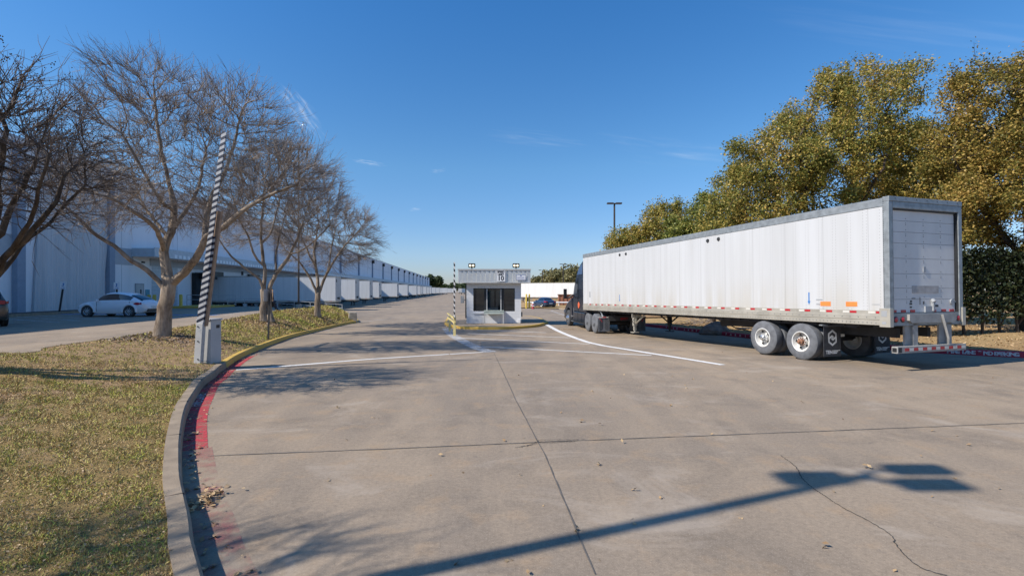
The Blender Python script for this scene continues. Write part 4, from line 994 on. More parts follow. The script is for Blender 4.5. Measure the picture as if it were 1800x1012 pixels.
# corner posts and rear frame
mb = MB()
for sg in (-1, 1):
    mb.bb(sg * (HW - .13), sg * (HW + .006), -.02, .13, zb + .1, zt - .1)
mb.bb(-HW - .006, HW + .006, -.03, .13, zt - .1, zt + .02); mb.bb(-HW + .13, HW - .13, -.02, .1, zt - .26, zt - .1)
RF = mb.build('rear_frame', 'galv', TR, bevel=.01)
mb = MB()
for k in range(7): mb.cyl((-1.1 + k * .37, -.034, zt - .03), (-1.1 + k * .37, -.03, zt - .03), .014, 8)
for sg in (-1, 1):
    for k in range(60): mb.bb(sg * (HW + .0065) , sg * (HW + .012), .10, .115, zb + .45 + k * .044, zb + .462 + k * .044)
mb.build('frame_rivets', 'dark', RF)
mb = MB()   # rubber seals
mb.bb(-HW + .13, -HW + .16, .0, .09, zb + .3, zt - .26); mb.bb(HW - .16, HW - .13, .0, .09, zb + .3, zt - .26); mb.bb(-HW + .16, HW - .16, .02, .09, zt - .29, zt - .26); mb.build('door_seal', 'black', RF)
# roll door of eight panels
zs = [zb + .31] + [zb + .31 + q_ for q_ in (.32, .59, .94, 1.31, 1.68, 1.95, 2.22)] + [zt - .29]
RD = None; mb = MB()
for a, b in zip(zs, zs[1:]): mb.box((0, .075, (a + b) / 2), (2 * HW - .34, .03, b - a - .007))
mb.m(1); mb.bb(-HW + .17, HW - .17, .085, .1, zb + .3, zt - .29); mb.m(2)
for x in (-.62, 0.0, .62):
    for z in zs[1:-1]:
        for d in (-.10, -.06, .05): mb.bb(x - .005, x + .005, .052, .0595, z + d, z + d + .014)
mb.bb(-.50, -.44, .05, .0595, zb + .56, zb + .60); mb.bb(-.52, -.44, .05, .0595, zb + .50, zb + .54); mb.bb(-.51, -.45, .05, .0595, zb + .42, zb + .455); mb.bb(-.44, -.32, .05, .0595, zb + .645, zb + .66); mb.bb(-.16, -.15, .05, .0595, zb + .5, zb + .68); mb.bb(-.04, -.02, .05, .0595, zb + .50, zb + .58); mb.bb(.28, .5, .05, .0595, zb + .44, zb + .49); RD = mb.build('roll_up_door', ['door', 'black', 'dark'], TR)
mb = MB(); mb.bb(-.42, .52, .05, .0595, zb + .78, zb + .96); mb.build('bare_metal_patch', pm('dusty_patch', (0.36, 0.34, 0.32), 0.7, var=.2, scale=8), RD)
mb = MB(); mb.bb(-.03, .06, .045, .0595, zb + 1.30, zb + 1.43); mb.build('door_label', 'grey', RD)
mb = MB(); mb.bb(0.0, .30, .03, .0595, zb + .31, zb + .46); mb.bb(.24, .30, .0, .0595, zb + .34, zb + .6); mb.cyl((.27, .05, zb + .62), (.27, .0, zb + .56), .05, 10); mb.cyl((1.0, .058, zb + .56), (1.0, .03, zb + .56), .07, 12); mb.bb(1.0, 1.12, .03, .05, zb + .55, zb + .575); mb.build('door_latch', 'grey', RD)
mb = MB()
for k, x in enumerate((-1.06, -.74, -.42, .34, .70, 1.0)): mb.bb(x - .08, x + .08, .05, .0595, zb + .315, zb + .375)
mb.build('red_reflectors', 'red', RD)
# rear sill with lamps and corner plates
mb = MB(); mb.bb(-HW + .05, HW - .05, .0, .12, zb + .0, zb + .3); SL = mb.build('rear_sill', 'galv', TR)
mb = MB(); mb.prism([(-.62, zb + .06), (.9, zb + .05), (.98, zb + .12), (.98, zb + .27), (-.70, zb + .27), (-.70, zb + .12)], 'y', -.06, -.001); mb.build('step_plate', 'bumper', SL)
for sg in (-1, 1):
    mb = MB(); mb.bb(sg * (HW - .07), sg * (HW + .05), -.05, .20, zb - .03, zb + .42); c_ = mb.build('corner_plate', 'alu', TR, bevel=.006)
    mb = MB(); mb.bb(sg * (HW + .051), sg * (HW + .054), .02, .15, zb + .22, zb + .36); mb.bb(sg * (HW + .051), sg * (HW + .054), .04, .14, zb + .04, zb + .1); mb.build('sticker', 'grey', c_)
for x in (-1.10, -.86, .95, 1.13):
    mb = MB(); mb.lathe([(.075, -.001), (.075, -.014), (.055, -.02)], 'y', (x, 0, zb + .15), 18); l_ = mb.build('tail_lamp', 'dark', SL, smooth=True)
    mb = MB(); mb.lathe([(.058, -.0205), (.035, -.03), (.001, -.032)], 'y', (x, 0, zb + .15), 18); mb.build('lens', 'red', l_, smooth=True)
# underride guard
for x in (-.52, .70):
    mb = MB(); mb.bb(x - .2, x + .2, .05, .09, .52, zb + .06); mb.bb(x + .02, x + .19, .0, .05, .50, zb + .05); mb.build('guard_post', 'bumper', TR)
mb = MB(); mb.bb(-1.22, 1.22, -.12, .02, .40, .56); UG = mb.build('underride_guard', 'bumper', TR, bevel=.01)
mb = MB(); mb.bb(-1.19, -1.08, -.122, -.1205, .42, .54); mb.bb(-1.2205, -1.2215, -.1, 0, .43, .53); mb.build('guard_end', 'black', UG)
for par, mt in ((0, 'red'), (1, 'whiteref')):
    mb = MB()
    for k in range(14):
        if k % 2 == par: mb.bb(-.98 + k * .155, -.98 + (k + 1) * .155 - .01, -.126, -.1225, .45, .52)
    mb.build('guard_tape', mt, UG)
mb = MB(); mb.tube([(.42, -.07, zb + .25), (.5, -.1, .95), (.55, -.12, .72), (.58, -.10, .56)], [.035, .03, .028, .02], 4); mb.build('hanging_strap', 'bumper', TR)
# side stickers, arrows, vents
for y in (.78, 1.50):
    mb = MB(); mb.bb(-HW + .0125, -HW + .009, y, y + .30, zb + .45, zb + .57); mb.build('orange_sticker', 'orange', TR)
for y in (2.15, 12.3):
    mb = MB(); X = -HW + .0105
    mb.bb(X, X + .004, y - .018, y + .018, zb + .58, zb + .82); mb.add([(X, y - .045, zb + .58), (X, y + .045, zb + .58), (X, y, zb + .48)], [(0, 1, 2)]); mb.build('blue_arrow', 'bluea', TR)
mb = MB(); X = -HW + .0105
for k in range(5): mb.bb(X, X + .004, 2.02 - .0 - .9 + .07 * 0 + 0.0, 0, 0, 0) if False else None
for y, z in ((1.93, .60), (1.93, .48)):
    for k in range(4): mb.bb(X, X + .004, y - k * .05 - .045, y - k * .05, zb + z, zb + z + .035)
mb.bb(X, X + .004, .22, .42, zb + .50, zb + .515); mb.bb(X, X + .004, 15.3, 15.42, zb + .7, zb + 1.0) ; mb.build('side_lettering', 'grey', TR)
for y in (5.66, 6.2, 11.7, 12.25):
    mb = MB(); mb.lathe([(.07, 0.012), (.055, -.02), (.002, -.02)], 'x', (-HW, y, zt - .36), 16); v_ = mb.build('side_vent', 'dark', TR, smooth=True)
mb = MB(); mb.bb(-1.15, 1.15, .9, LT - .1, zb - .09, zb - .005)
for k in range(40): mb.bb(-1.2, 1.2, .4 + k * .4, .45 + k * .4, zb - .06, zb + .0)
for x in (-.55, .55): mb.bb(x - .06, x + .06, .3, 6.2, .72, zb - .09)
for y in (2.42, 3.77): mb.cyl((-.9, y, .52), (.9, y, .52), .075, 10); mb.bb(-.65, -.45, y - .5, y + .5, .58, .68); mb.bb(.45, .65, y - .5, y + .5, .58, .68)
mb.cyl((-.2, 2.4, .75), (-.2, 3.0, .75), .12, 10); mb.cyl((-.4, 6.5, .8), (.4, 6.5, .8), .14, 12)
mb.build('underframe', 'dark', TR)
for y, dz in ((2.42, .475), (3.77, .485)):
    for sg in (-1, 1):
        for q, xx in enumerate((sg * 1.16, sg * .83)):
            t, r_ = MB(), MB(); wheel(t, r_, (xx, y, dz), r=.515, wd=.29, side=sg if q == 0 else -sg, n=40)
            o = t.build('wheel', 'rubber_dusty', TR, smooth=True); rm = r_.build('rim', 'rim', o, smooth=True)
            if q == 0:
                mb = MB()
                for k in range(5): a = 2 * math.pi * k / 5; mb.lathe([(.001, 0), (.038, 0), (.038, .01)], 'x', (xx + sg * (.145 - .5 * .135 + .002), y + .185 * math.cos(a), dz + .185 * math.sin(a)), 10)
                mb.build('hand_hole', 'black', o)
                mb = MB(); mb.lathe([(.085, 0), (.08, .09), (.045, .11), (.04, .15), (.001, .155)], 'x', (0, 0, 0), 16)
                for k in range(10): a = 2 * math.pi * k / 10; mb.cyl((0, .115 * math.cos(a), .115 * math.sin(a)), (.05, .115 * math.cos(a), .115 * math.sin(a)), .014, 6)
                h_ = mb.build('hub', 'rust' if y < 3 else 'chrome', o, smooth=True, loc=(xx + sg * .085, y, dz)); h_.scale = (sg, 1, 1)
# mud flaps with emblem and lettering
def flap(par, x0, x1, y, z0_, z1_, name='mud_flap', emblem=True):
    mb = MB(); mb.prism([(x0, z0_), (x1, z0_ + .0), (x1, z1_), (x0, z1_)], 'y', y, y + .012); fl = mb.build(name, 'rubber', par)
    mb = MB(); mb.bb(x0 - .02, x1 + .02, y - .015, y - .001, z1_ - .03, z1_ + .01); mb.build('flap_bracket', 'galv', fl)
    if emblem:
        cx_, cz_ = (x0 + x1) / 2, z0_ + (z1_ - z0_) * .60
        def hexb(pts_, wd_):
            m_ = MB()
            for (a, b) in zip(pts_, pts_[1:]):
                a = Vector((cx_ + a[0] * sc, 0, cz_ + a[1] * sc)); b = Vector((cx_ + b[0] * sc, 0, cz_ + b[1] * sc)); d = (b - a); l = d.length; d.normalize(); n_ = Vector((d.z, 0, -d.x)) * wd_ / 2; e = d * wd_ * .28
                m_.add([(a - n_ - e), (a + n_ - e), (b + n_ + e), (b - n_ + e)], [(0, 1, 2, 3)])
            return m_
        sc = .19
        for flip in (1, -1):
            P_ = [(.0, 1.02), (-.70, .58), (-.70, -.15)] ; P2 = [(0.0, 1.02), (.68, .56), (.68, .12), (.10, -.26), (-.12, -.10)]
            for q, PP in enumerate((P_, P2)):
                m_ = hexb([(u * flip, v * flip) for u, v in PP], .052)
                for i_ in range(len(m_.v)): v_ = m_.v[i_]; m_.v[i_] = (v_[0], y - .002 - .0006 * (q + (flip < 0) * 2), v_[2])
                m_.build('emblem', 'inkw', fl, fix=False)
        textobj('lettering', 'TEN', .13, 'inkw', fl, ((x0 + x1) / 2 - .12, y - .0012, z0_ + .115), (R(90), 0, 0), ext=.0006, bold=.005)
        m_ = MB(); m_.bb(cx_ + .02, cx_ + .28, y - .003, y - .001, z0_ + .15, z0_ + .165); m_.bb(cx_ + .02, cx_ + .20, y - .003, y - .001, z0_ + .115, z0_ + .14); m_.bb(cx_ + .02, cx_ + .16, y - .003, y - .001, z0_ + .075, z0_ + .1); m_.build('emblem', 'inkw', fl)
flap(TR, -1.28, -.66, 1.72, .12, .96); flap(TR, .62, 1.24, 1.72, .14, .96)
mb = MB(); mb.bb(-1.35, 1.3, 1.70, 1.80, .96, .99); mb.build('flap_rail', 'galv', TR)
mb = MB(); mb.bb(-.55, -.22, 1.95, 1.96, .62, .86); mb.build('number_plate', 'plate', TR)
# landing gear
for sg in (-1, 1):
    x = sg * .95
    mb = MB(); mb.bb(x - .08, x + .08, 11.45, 11.61, .42, zb - .02); mb.add([(x, 11.30, zb), (x, 11.42, zb), (x, 11.5, .62), (x, 11.44, .5)], [(0, 1, 2, 3)]); LG = mb.build('landing_gear', 'alu' if sg < 0 else 'dark', TR)
    mb = MB(); mb.bb(x - .055, x + .055, 11.48, 11.58, .20, .42); mb.bb(x - .14, x + .14, 11.38, 11.68, .10, .14); mb.cyl((x, 11.53, .13), (x, 11.53, .22), .04, 8); mb.build('foot', 'alu' if sg < 0 else 'dark', LG)
    mb = MB(); mb.tube([(x, 11.5, .50), (x, 10.6, zb - .03)], .04, 4); mb.tube([(x, 11.56, .50), (x * .3, 11.56, zb - .03)], .035, 4); mb.bb(x - .25, x + .25, 11.35, 11.4, zb - .25, zb - .02); mb.build('brace', 'alu' if sg < 0 else 'dark', LG)
mb = MB(); mb.cyl((-.95, 11.53, .78), (.95, 11.53, .78), .03, 6); mb.tube([(-.97, 11.5, .82), (-1.12, 11.45, .62), (-1.05, 11.4, .5)], .015, 5); mb.build('crank_rod', 'dark', TR)
mb = MB(); mb.tube([(-.3, 7.0, .95), (-.1, 6.2, .62), (.2, 5.6, .48), (.4, 5.1, .55)], .02, 5); mb.build('air_hose', 'dark', TR)

# ------------------------------------------------------------------ truck tractor
TT = empty('truck_tractor', (5.45, 26.4, gz(5.45, 26.4)), (R(-.2), 0, R(7.4)), 'dark navy truck tractor with an orange-red roundel on its door, pulling the white trailer', 'truck')
mb = MB()
for x in (-.42, .42): mb.bb(x - .05, x + .05, -1.7, 6.0, .75, 1.0)
mb.bb(-.6, .6, -.6, .6, 1.0, 1.04); mb.cyl((-.9, -.65, .52), (.9, -.65, .52), .1, 10); mb.cyl((-.9, .65, .52), (.9, .65, .52), .1, 10); mb.cyl((-.9, 5.2, .5), (.9, 5.2, .5), .07, 10); mb.bb(-.8, .8, -1.75, -1.66, .7, .95); mb.build('chassis', 'dark', TT)
prof = [(1.55, .95), (1.55, 4.02), (1.75, 4.05), (2.3, 3.88), (2.9, 3.58), (3.35, 3.22), (3.75, 2.72), (4.1, 1.98), (4.3, 1.75), (4.3, .95)]
mb = MB(); mb.prism(prof, 'x', -1.13, 1.13); CB = mb.build('cab', 'navy', TT, smooth=True, bevel=.09)
prof = [(4.28, .75), (4.28, 1.84), (4.9, 1.66), (5.6, 1.48), (6.1, 1.22), (6.38, .92), (6.42, .45), (6.0, .38), (5.8, .45), (5.75, .80), (5.5, 1.06), (5.2, 1.13), (4.9, 1.06), (4.65, .80), (4.6, .45), (4.3, .40)]
mb = MB(); mb.prism(prof, 'x', -1.15, 1.15); HD = mb.build('hood', 'navy', TT, smooth=True, bevel=.07)
mb = MB(); mb.bb(-1.19, -1.151, 5.95, 6.3, .8, 1.0); mb.bb(1.151, 1.19, 5.95, 6.3, .8, 1.0); mb.build('headlight', 'whiteref', HD)
for sg in (-1, 1):
    X = sg * 1.131
    mb = MB(); mb.prism([(3.0, 2.1), (4.02, 2.0), (3.75, 2.55), (3.35, 2.95), (3.0, 2.98)], 'x', X, X + sg * .01); mb.build('side_window', 'carglass', CB)
    mb = MB(); mb.prism([(2.0, 3.2), (3.2, 3.2), (2.7, 3.6), (2.0, 3.8)], 'x', X, X + sg * .008); mb.build('fairing_panel', 'navy_top', CB)
    mb = MB(); mb.bb(X, X + sg * .012, 2.93, 2.95, .95, 3.0); mb.bb(X, X + sg * .012, 4.1, 4.12, .95, 1.9); mb.bb(X, X + sg * .03, 3.02, 3.2, 1.75, 1.8); mb.build('door_gap', 'black', CB)
    mb = MB(); mb.lathe([(.19, .0), (.185, sg * .01), (.001, sg * .012)], 'x', (X + sg * .012, 2.75, 1.38), 24); mb.build('door_roundel', pm('roundel_orange_red', (0.62, 0.12, 0.045), 0.4, var=.3, scale=9), CB)
    mb = MB(); mb.bb(X - sg * .02, X + sg * .02, 1.0, 1.56, 1.0, 3.95); mb.build('side_extender', 'navy', CB)
    # mirror
    mb = MB(); mb.tube([(sg * 1.12, 4.15, 2.0), (sg * 1.35, 4.3, 1.80), (sg * 1.58, 4.35, 1.82)], .05, 6); MR = mb.build('mirror_arm', 'black', CB)
    mb = MB(); mb.bb(sg * 1.48, sg * 1.68, 4.28, 4.40, 1.75, 2.36); mb.build('mirror', 'black', MR, bevel=.03)
    # skirt and tank
    mb = MB(); mb.bb(sg * .75, sg * 1.17, 1.35, 3.9, .33, .98); SK = mb.build('side_skirt', 'navy', TT, bevel=.04)
    mb = MB(); mb.bb(sg * 1.171, sg * 1.176, 2.0, 2.02, .36, .95); mb.bb(sg * 1.171, sg * 1.176, 2.9, 2.92, .36, .95); mb.build('skirt_gap', 'black', SK)
    mb = MB(); mb.bb(sg * .95, sg * 1.19, 4.0, 4.45, .34, .40); mb.bb(sg * .95, sg * 1.19, 4.0, 4.45, .66, .71); mb.bb(sg * .92, sg * 1.14, 3.92, 4.0, .34, 1.2); mb.build('cab_step', 'chrome', TT)
    mb = MB(); mb.tube([(sg * 1.02, 1.15, .42), (sg * 1.02, 1.32, .9), (sg * 1.02, 1.3, 1.0)], .06, 6); mb.bb(sg * .8, sg * 1.12, 1.2, 1.34, .4, .98); mb.build('quarter_fender', 'black', TT)
    for y in (-.65, .65):
        for q, xx in enumerate((sg * 1.09, sg * .76)):
            t, r_ = MB(), MB(); wheel(t, r_, (xx, y, .515), r=.515, wd=.29, side=sg if q == 0 else -sg, n=32); o = t.build('wheel', 'rubber_dusty', TT, smooth=True)
            if q == 0:
                mb = MB(); mb.lathe([(.30, 0), (.29, .02), (.2, .015), (.13, .03), (.12, .075), (.001, .085)], 'x', (0, 0, 0), 24)
                cv = mb.build('wheel_cover', 'rubber_dusty' if True else 'rim', o, smooth=True, loc=(xx + sg * .125, y, .515)); cv.scale = (sg, 1, 1)
    t, r_ = MB(), MB(); wheel(t, r_, (sg * 1.06, 5.2, .515), r=.515, wd=.29, side=sg, n=32); o = t.build('wheel', 'rubber', TT, smooth=True)
    mb = MB(); mb.lathe([(.29, 0), (.28, -.03), (.2, -.05), (.17, .04), (.12, .06), (.1, .13), (.001, .14)], 'x', (0, 0, 0), 20)
    for k in range(10): a = 2 * math.pi * k / 10; mb.cyl((-.04, .23 * math.cos(a), .23 * math.sin(a)), (0.01, .23 * math.cos(a), .23 * math.sin(a)), .026, 8)
    cv = mb.build('wheel_rim', 'chrome', o, smooth=True, loc=(sg * 1.18, 5.2, .515)); cv.scale = (sg, 1, 1)
    # rear flap with chevrons
    mb = MB(); mb.bb(sg * .66, sg * 1.26, -1.42, -1.405, .14, .82); FL = mb.build('mud_flap', 'rubber_dusty', TT)
    mb = MB()
    for k in range(7):
        for q in (-1, 1): mb.box((sg * .96 + q * .14, -1.425, .25 + k * .08), (.26, .004, .022), rot=(0, R(40) * q, 0))
    mb.build('tread_pattern', 'dark', FL)
    mb = MB(); mb.bb(sg * .6, sg * 1.28, -1.44, -1.422, .84, .90); mb.build('flap_bar', 'whiteref', FL)
    mb = MB(); mb.bb(sg * .85, sg * 1.05, -1.446, -1.441, .845, .895); mb.box((sg * 1.13, -1.43, .74), (.03, .006, .26), rot=(0, R(-40) * -sg, 0)); mb.build('flap_reflector', 'red', FL)
    mb = MB(); mb.tube([(sg * 1.0, .1, 1.16), (sg * 1.0, -.9, 1.16), (sg * 1.0, -1.25, 1.02), (sg * 1.0, -1.4, .86)], .03, 5); mb.build('fender_bracket', 'galv', TT)
mb = MB(); mb.prism([(4.12, 2.0), (3.82, 2.62), (3.5, 3.02), (3.52, 3.05), (3.85, 2.64), (4.16, 2.02)], 'x', -.98, .98); mb.build('windscreen', 'carglass', CB)
mb = MB(); mb.bb(-.2, .2, -1.75, -1.70, .75, .87); mb.build('rear_lamps', 'red', TT)
mb = MB(); mb.tube([(-.2, 1.5, 1.6), (-.2, 1.2, 1.15), (-.1, .9, 1.2), (0, .8, 1.25)], .02, 5); mb.tube([(.2, 1.5, 1.6), (.2, 1.2, 1.1), (.1, .9, 1.2)], .02, 5); mb.build('air_lines', 'red', TT)

# ------------------------------------------------------------------ cars
def interp(st, x):
    for a, b in zip(st, st[1:]):
        if a[0] <= x <= b[0]:
            t = (x - a[0]) / (b[0] - a[0]); i = st.index(a); p = st[max(i - 1, 0)]; q = st[min(i + 2, len(st) - 1)]
            out = []
            for k in range(1, len(a)):
                m0 = (b[k] - p[k]) / max(1e-6, (b[0] - p[0])) * (b[0] - a[0]); m1 = (q[k] - a[k]) / max(1e-6, (q[0] - a[0])) * (b[0] - a[0])
                h = (2 * t ** 3 - 3 * t * t + 1) * a[k] + (t ** 3 - 2 * t * t + t) * m0 + (-2 * t ** 3 + 3 * t * t) * b[k] + (t ** 3 - t * t) * m1
                out.append(h)
            return out
    return st[-1][1:] if x > st[-1][0] else st[0][1:]
def car(name, st, wheels, wr_, paint, label, cat, loc, rz_, glass_side, wind, rearw, tail, tail_z, rimspokes=10, flare=0.0):
    """local x forward; st = stations (x, half width, bottom, belt, roof, half roof width)"""
    o = empty(name, loc, (0, 0, rz_), label, cat)
    X = np.linspace(st[0][0], st[-1][0], 64)
    def sec(x):
        w_, zb_, zbt, zr, wr = interp(st, x)
        return [(0, zb_), (w_ * .9, zb_), (w_ * .985, zb_ + .1), (w_ * 1.0, zb_ + (zbt - zb_) * .55), (w_ * .965, zbt - .03), (w_ * .945, zbt), (wr, zr - .07), (wr * .86, zr - .015), (wr * .45, zr), (0, zr + .008)]
    def P(x, j, t, off=0.0, sg=1):
        c = sec(x); a, b = c[j], c[j + 1]; y = a[0] + (b[0] - a[0]) * t; z = a[1] + (b[1] - a[1]) * t
        n = Vector((b[1] - a[1], -(b[0] - a[0]))).normalized() if (b[1] - a[1]) or (b[0] - a[0]) else Vector((0, 1))
        return (x, sg * (y + n.x * off), z + n.y * off)
    mb = MB(); vs = []; ns = len(sec(0)); ring = 2 * ns - 2
    for x in X:
        c = sec(x); full = [(x, y, z) for y, z in c] + [(x, -y, z) for y, z in c[-2:0:-1]]; vs += full
    fs = [(i * ring + k, i * ring + (k + 1) % ring, (i + 1) * ring + (k + 1) % ring, (i + 1) * ring + k) for i in range(len(X) - 1) for k in range(ring)]
    fs += [tuple(range(ring)), tuple(range((len(X) - 1) * ring, len(X) * ring))]
    mb.add(vs, fs); body = mb.build('body', paint, o, smooth=True)
    for sg in (-1, 1):
        for (a, b) in glass_side:
            mb = MB(); xs_ = np.linspace(a, b, 14); vs = []
            for i, x in enumerate(xs_):
                for t in (.10, .5, .93): vs.append(P(x, 5, t, .008, sg))
            mb.add(vs, [(i * 3 + k, i * 3 + k + 1, (i + 1) * 3 + k + 1, (i + 1) * 3 + k) for i in range(13) for k in range(2)]); mb.build('side_window', 'carglass', body, smooth=True)
    for nm, (a, b) in (('windscreen', wind), ('rear_window', rearw)):
        mb = MB(); xs_ = np.linspace(a, b, 10); vs = []
        for x in xs_:
            for sg, j, t in ((1, 6, .0), (1, 6, .9), (1, 7, .5), (1, 8, .999), (-1, 7, .5), (-1, 6, .9), (-1, 6, .0)): vs.append(P(x, j, t, .010, sg))
        mb.add(vs, [(i * 7 + k, i * 7 + k + 1, (i + 1) * 7 + k + 1, (i + 1) * 7 + k) for i in range(9) for k in range(6)]); mb.build(nm, 'carglass', body, smooth=True)
    wmax = max(s_[1] for s_ in st)
    for xw in wheels:
        for sg in (-1, 1):
            mb = MB(); mb.lathe([(.001, 0), (wr_ * 1.16, 0), (wr_ * 1.16, sg * -.05)], 'y', (xw, sg * (wmax + .004), wr_), 28); mb.build('wheel_arch', 'black', body)
            if flare:
                mb = MB(); A = [R(a) for a in range(-8, 189, 14)]
                mb.tube([(xw + math.cos(a) * wr_ * 1.26, sg * (wmax - .02), wr_ + math.sin(a) * wr_ * 1.26) for a in A], flare, 8); mb.build('fender_flare', paint, body, smooth=True)
            mb = MB(); r = wr_; wd = .2; c = (xw, sg * (wmax - .06), r)
            mb.lathe([(r * .66, -wd / 2), (r * .95, -wd / 2), (r, -wd / 2 + .03), (r, wd / 2 - .03), (r * .95, wd / 2), (r * .66, wd / 2)], 'y', c, 26); wh = mb.build('wheel', 'rubber', o, smooth=True)
            mb = MB(); yy = c[1] + sg * .085
            mb.lathe([(r * .68, 0), (r * .64, sg * .012), (r * .6, 0)], 'y', (xw, yy, r), 26); mb.lathe([(r * .16, 0), (r * .14, sg * .01), (.001, sg * .012)], 'y', (xw, yy, r), 12)
            for k in range(rimspokes):
                a = 2 * math.pi * k / rimspokes; mb.box((xw + math.cos(a) * r * .37, yy, r + math.sin(a) * r * .37), (r * .5, .015, .04), rot=(0, -a, 0))
            mb.build('rim', 'chrome', wh)
            mb = MB(); mb.lathe([(.001, 0), (r * .62, 0)], 'y', (xw, yy - sg * .03, r), 20); mb.build('brake_disc', 'dark', wh)
    xr = st[0][0]
    for sg in (-1, 1):
        mb = MB(); vs = []
        n_ = 7
        for i in range(n_):
            x = xr + tail[0] + (tail[1] - tail[0]) * i / (n_ - 1)
            wv = interp(st, x)[0]; hh_ = tail_z[1] * math.sin(math.pi * (i + .6) / (n_ + .2))
            vs += [(x, sg * (wv + .006), tail_z[0] - hh_), (x, sg * (wv + .006), tail_z[0] + hh_)]
        mb.add(vs, [(2 * i, 2 * i + 1, 2 * i + 3, 2 * i + 2) for i in range(n_ - 1)])
        mb.box((xr + tail[0] - .0, sg * interp(st, xr + tail[0])[0] * .86, tail_z[0]), (.06, .2, tail_z[1] * 1.8)); mb.build('tail_lamp', 'tail', body)
        mb = MB(); mb.box((st[-1][0] - .22, sg * interp(st, st[-1][0] - .22)[0] * .86, interp(st, st[-1][0] - .22)[2] - .12), (.12, .22, .14)); mb.build('headlamp', 'whiteref', body, bevel=.03)
    mb = MB(); mb.bb(xr - .02, xr + .01, -.24, .24, tail_z[2] - .07, tail_z[2] + .07); mb.build('number_plate', 'plate', body)
    mb = MB(); mb.bb(xr - .01, xr + .5, -.55, .55, interp(st, xr)[1] - .1, interp(st, xr)[1] + .06); mb.build('lower_bumper', 'black', body)
    xd = sum(glass_side[0]) / 2
    mb = MB()
    for sg in (-1, 1):
        for x in (glass_side[0][0] + .02, glass_side[-1][1] - .15):
            w_, zb_, zbt, zr, wr = interp(st, x); mb.bb(x, x + .012, sg * (w_ * .99), sg * (w_ + .003), zb_ + .15, zbt - .03)
    mb.build('door_gap', 'black', body)
    for sg in (-1, 1):
        x = glass_side[-1][1] - .25; w_, zb_, zbt, zr, wr = interp(st, x)
        mb = MB(); mb.box((x, sg * (w_ + .09), zbt + .05), (.12, .2, .13)); mb.build('door_mirror', paint, body, bevel=.03)
    return o
bst = [(-2.14, .55, .42, .60, .62, .42), (-2.05, .72, .32, .80, .83, .50), (-1.85, .82, .24, .90, .98, .55), (-1.5, .88, .2, .97, 1.18, .56), (-1.05, .90, .19, .98, 1.36, .57), (-.5, .90, .19, .98, 1.47, .58), (0.0, .90, .19, .97, 1.49, .58), (.45, .90, .19, .96, 1.40, .57), (.8, .89, .19, .95, 1.19, .56), (1.1, .88, .19, .94, .99, .58), (1.5, .84, .2, .86, .89, .62), (1.85, .77, .22, .72, .75, .58), (2.05, .66, .28, .58, .60, .45), (2.14, .48, .36, .48, .49, .3)]
g = gz(-24.3, 30.3)
car('parked_car', bst, (-1.27, 1.27), .335, 'carwhite', 'white rounded hatchback parked in the shade, partly behind the big tree trunk', 'car', (-24.45, 30.45, g), R(180), [(-1.30, .86)], (.42, 1.02), (-1.80, -1.15), (.25, .62), (.80, .075, .58), flare=.07)
sst = [(-2.4, .80, .38, .92, .95, .62), (-2.3, .90, .30, 1.05, 1.35, .66), (-2.05, .94, .25, 1.08, 1.60, .68), (-1.4, .95, .24, 1.06, 1.70, .68), (-.3, .96, .24, 1.05, 1.73, .68), (.5, .96, .24, 1.04, 1.66, .66), (1.0, .95, .24, 1.03, 1.30, .66), (1.3, .94, .24, 1.02, 1.08, .70), (1.9, .90, .25, .94, .98, .72), (2.3, .82, .3, .80, .82, .6), (2.42, .6, .4, .6, .62, .4)]
car('parked_car', sst, (-1.42, 1.45), .37, 'cargrey', 'dark grey-brown SUV at the left picture edge, only its tail in view', 'car', (-24.55, 22.05, gz(-23, 21)), R(145), [(-1.9, -.7), (-.64, .25), (.3, .92)], (.6, 1.25), (-2.33, -2.1), (-.0, .5), (1.08, .09, .82), rimspokes=6)
cst = [(-2.3, .70, .40, .85, .88, .60), (-2.2, .84, .30, .98, 1.02, .66), (-1.7, .9, .22, 1.0, 1.08, .62), (-1.2, .91, .2, .98, 1.32, .58), (-.5, .92, .2, .96, 1.44, .58), (.2, .92, .2, .95, 1.42, .57), (.7, .92, .2, .94, 1.20, .58), (1.1, .90, .2, .92, .97, .62), (1.8, .86, .22, .82, .86, .66), (2.2, .76, .28, .68, .70, .55), (2.3, .6, .36, .55, .56, .4)]
xc = ax_at(957.5, 68)
car('parked_car', cst, (-1.35, 1.38), .33, 'carblue', 'dark blue sedan seen from behind beside the twin yellow bollards', 'car', (xc, 69.3, gz(xc, 69) + .02), R(90 + 20), [(-1.3, -.35), (-.28, .75)], (.6, 1.05), (-1.75, -1.1), (0, .4), (.86, .09, .62))

# ------------------------------------------------------------------ person walking behind the second tree
def skinned(name, nodes, edges, rads, mat, parent, sub=2):
    me = bpy.data.meshes.new(name); me.from_pydata(nodes, edges, []); me.materials.append(M[mat])
    o = bpy.data.objects.new(name, me); C.objects.link(o); o.parent = parent
    bpy.context.view_layer.objects.active = o
    sk = o.modifiers.new('skin', 'SKIN'); sk.use_smooth_shade = True
    for v, r in zip(me.skin_vertices[0].data, rads): v.radius = r if isinstance(r, tuple) else (r, r); v.use_root = False
    me.skin_vertices[0].data[0].use_root = True
    sb = o.modifiers.new('sub', 'SUBSURF'); sb.levels = sub; sb.render_levels = sub
    return o
px_, py_ = ax_at(478.5, 30.2), 30.2
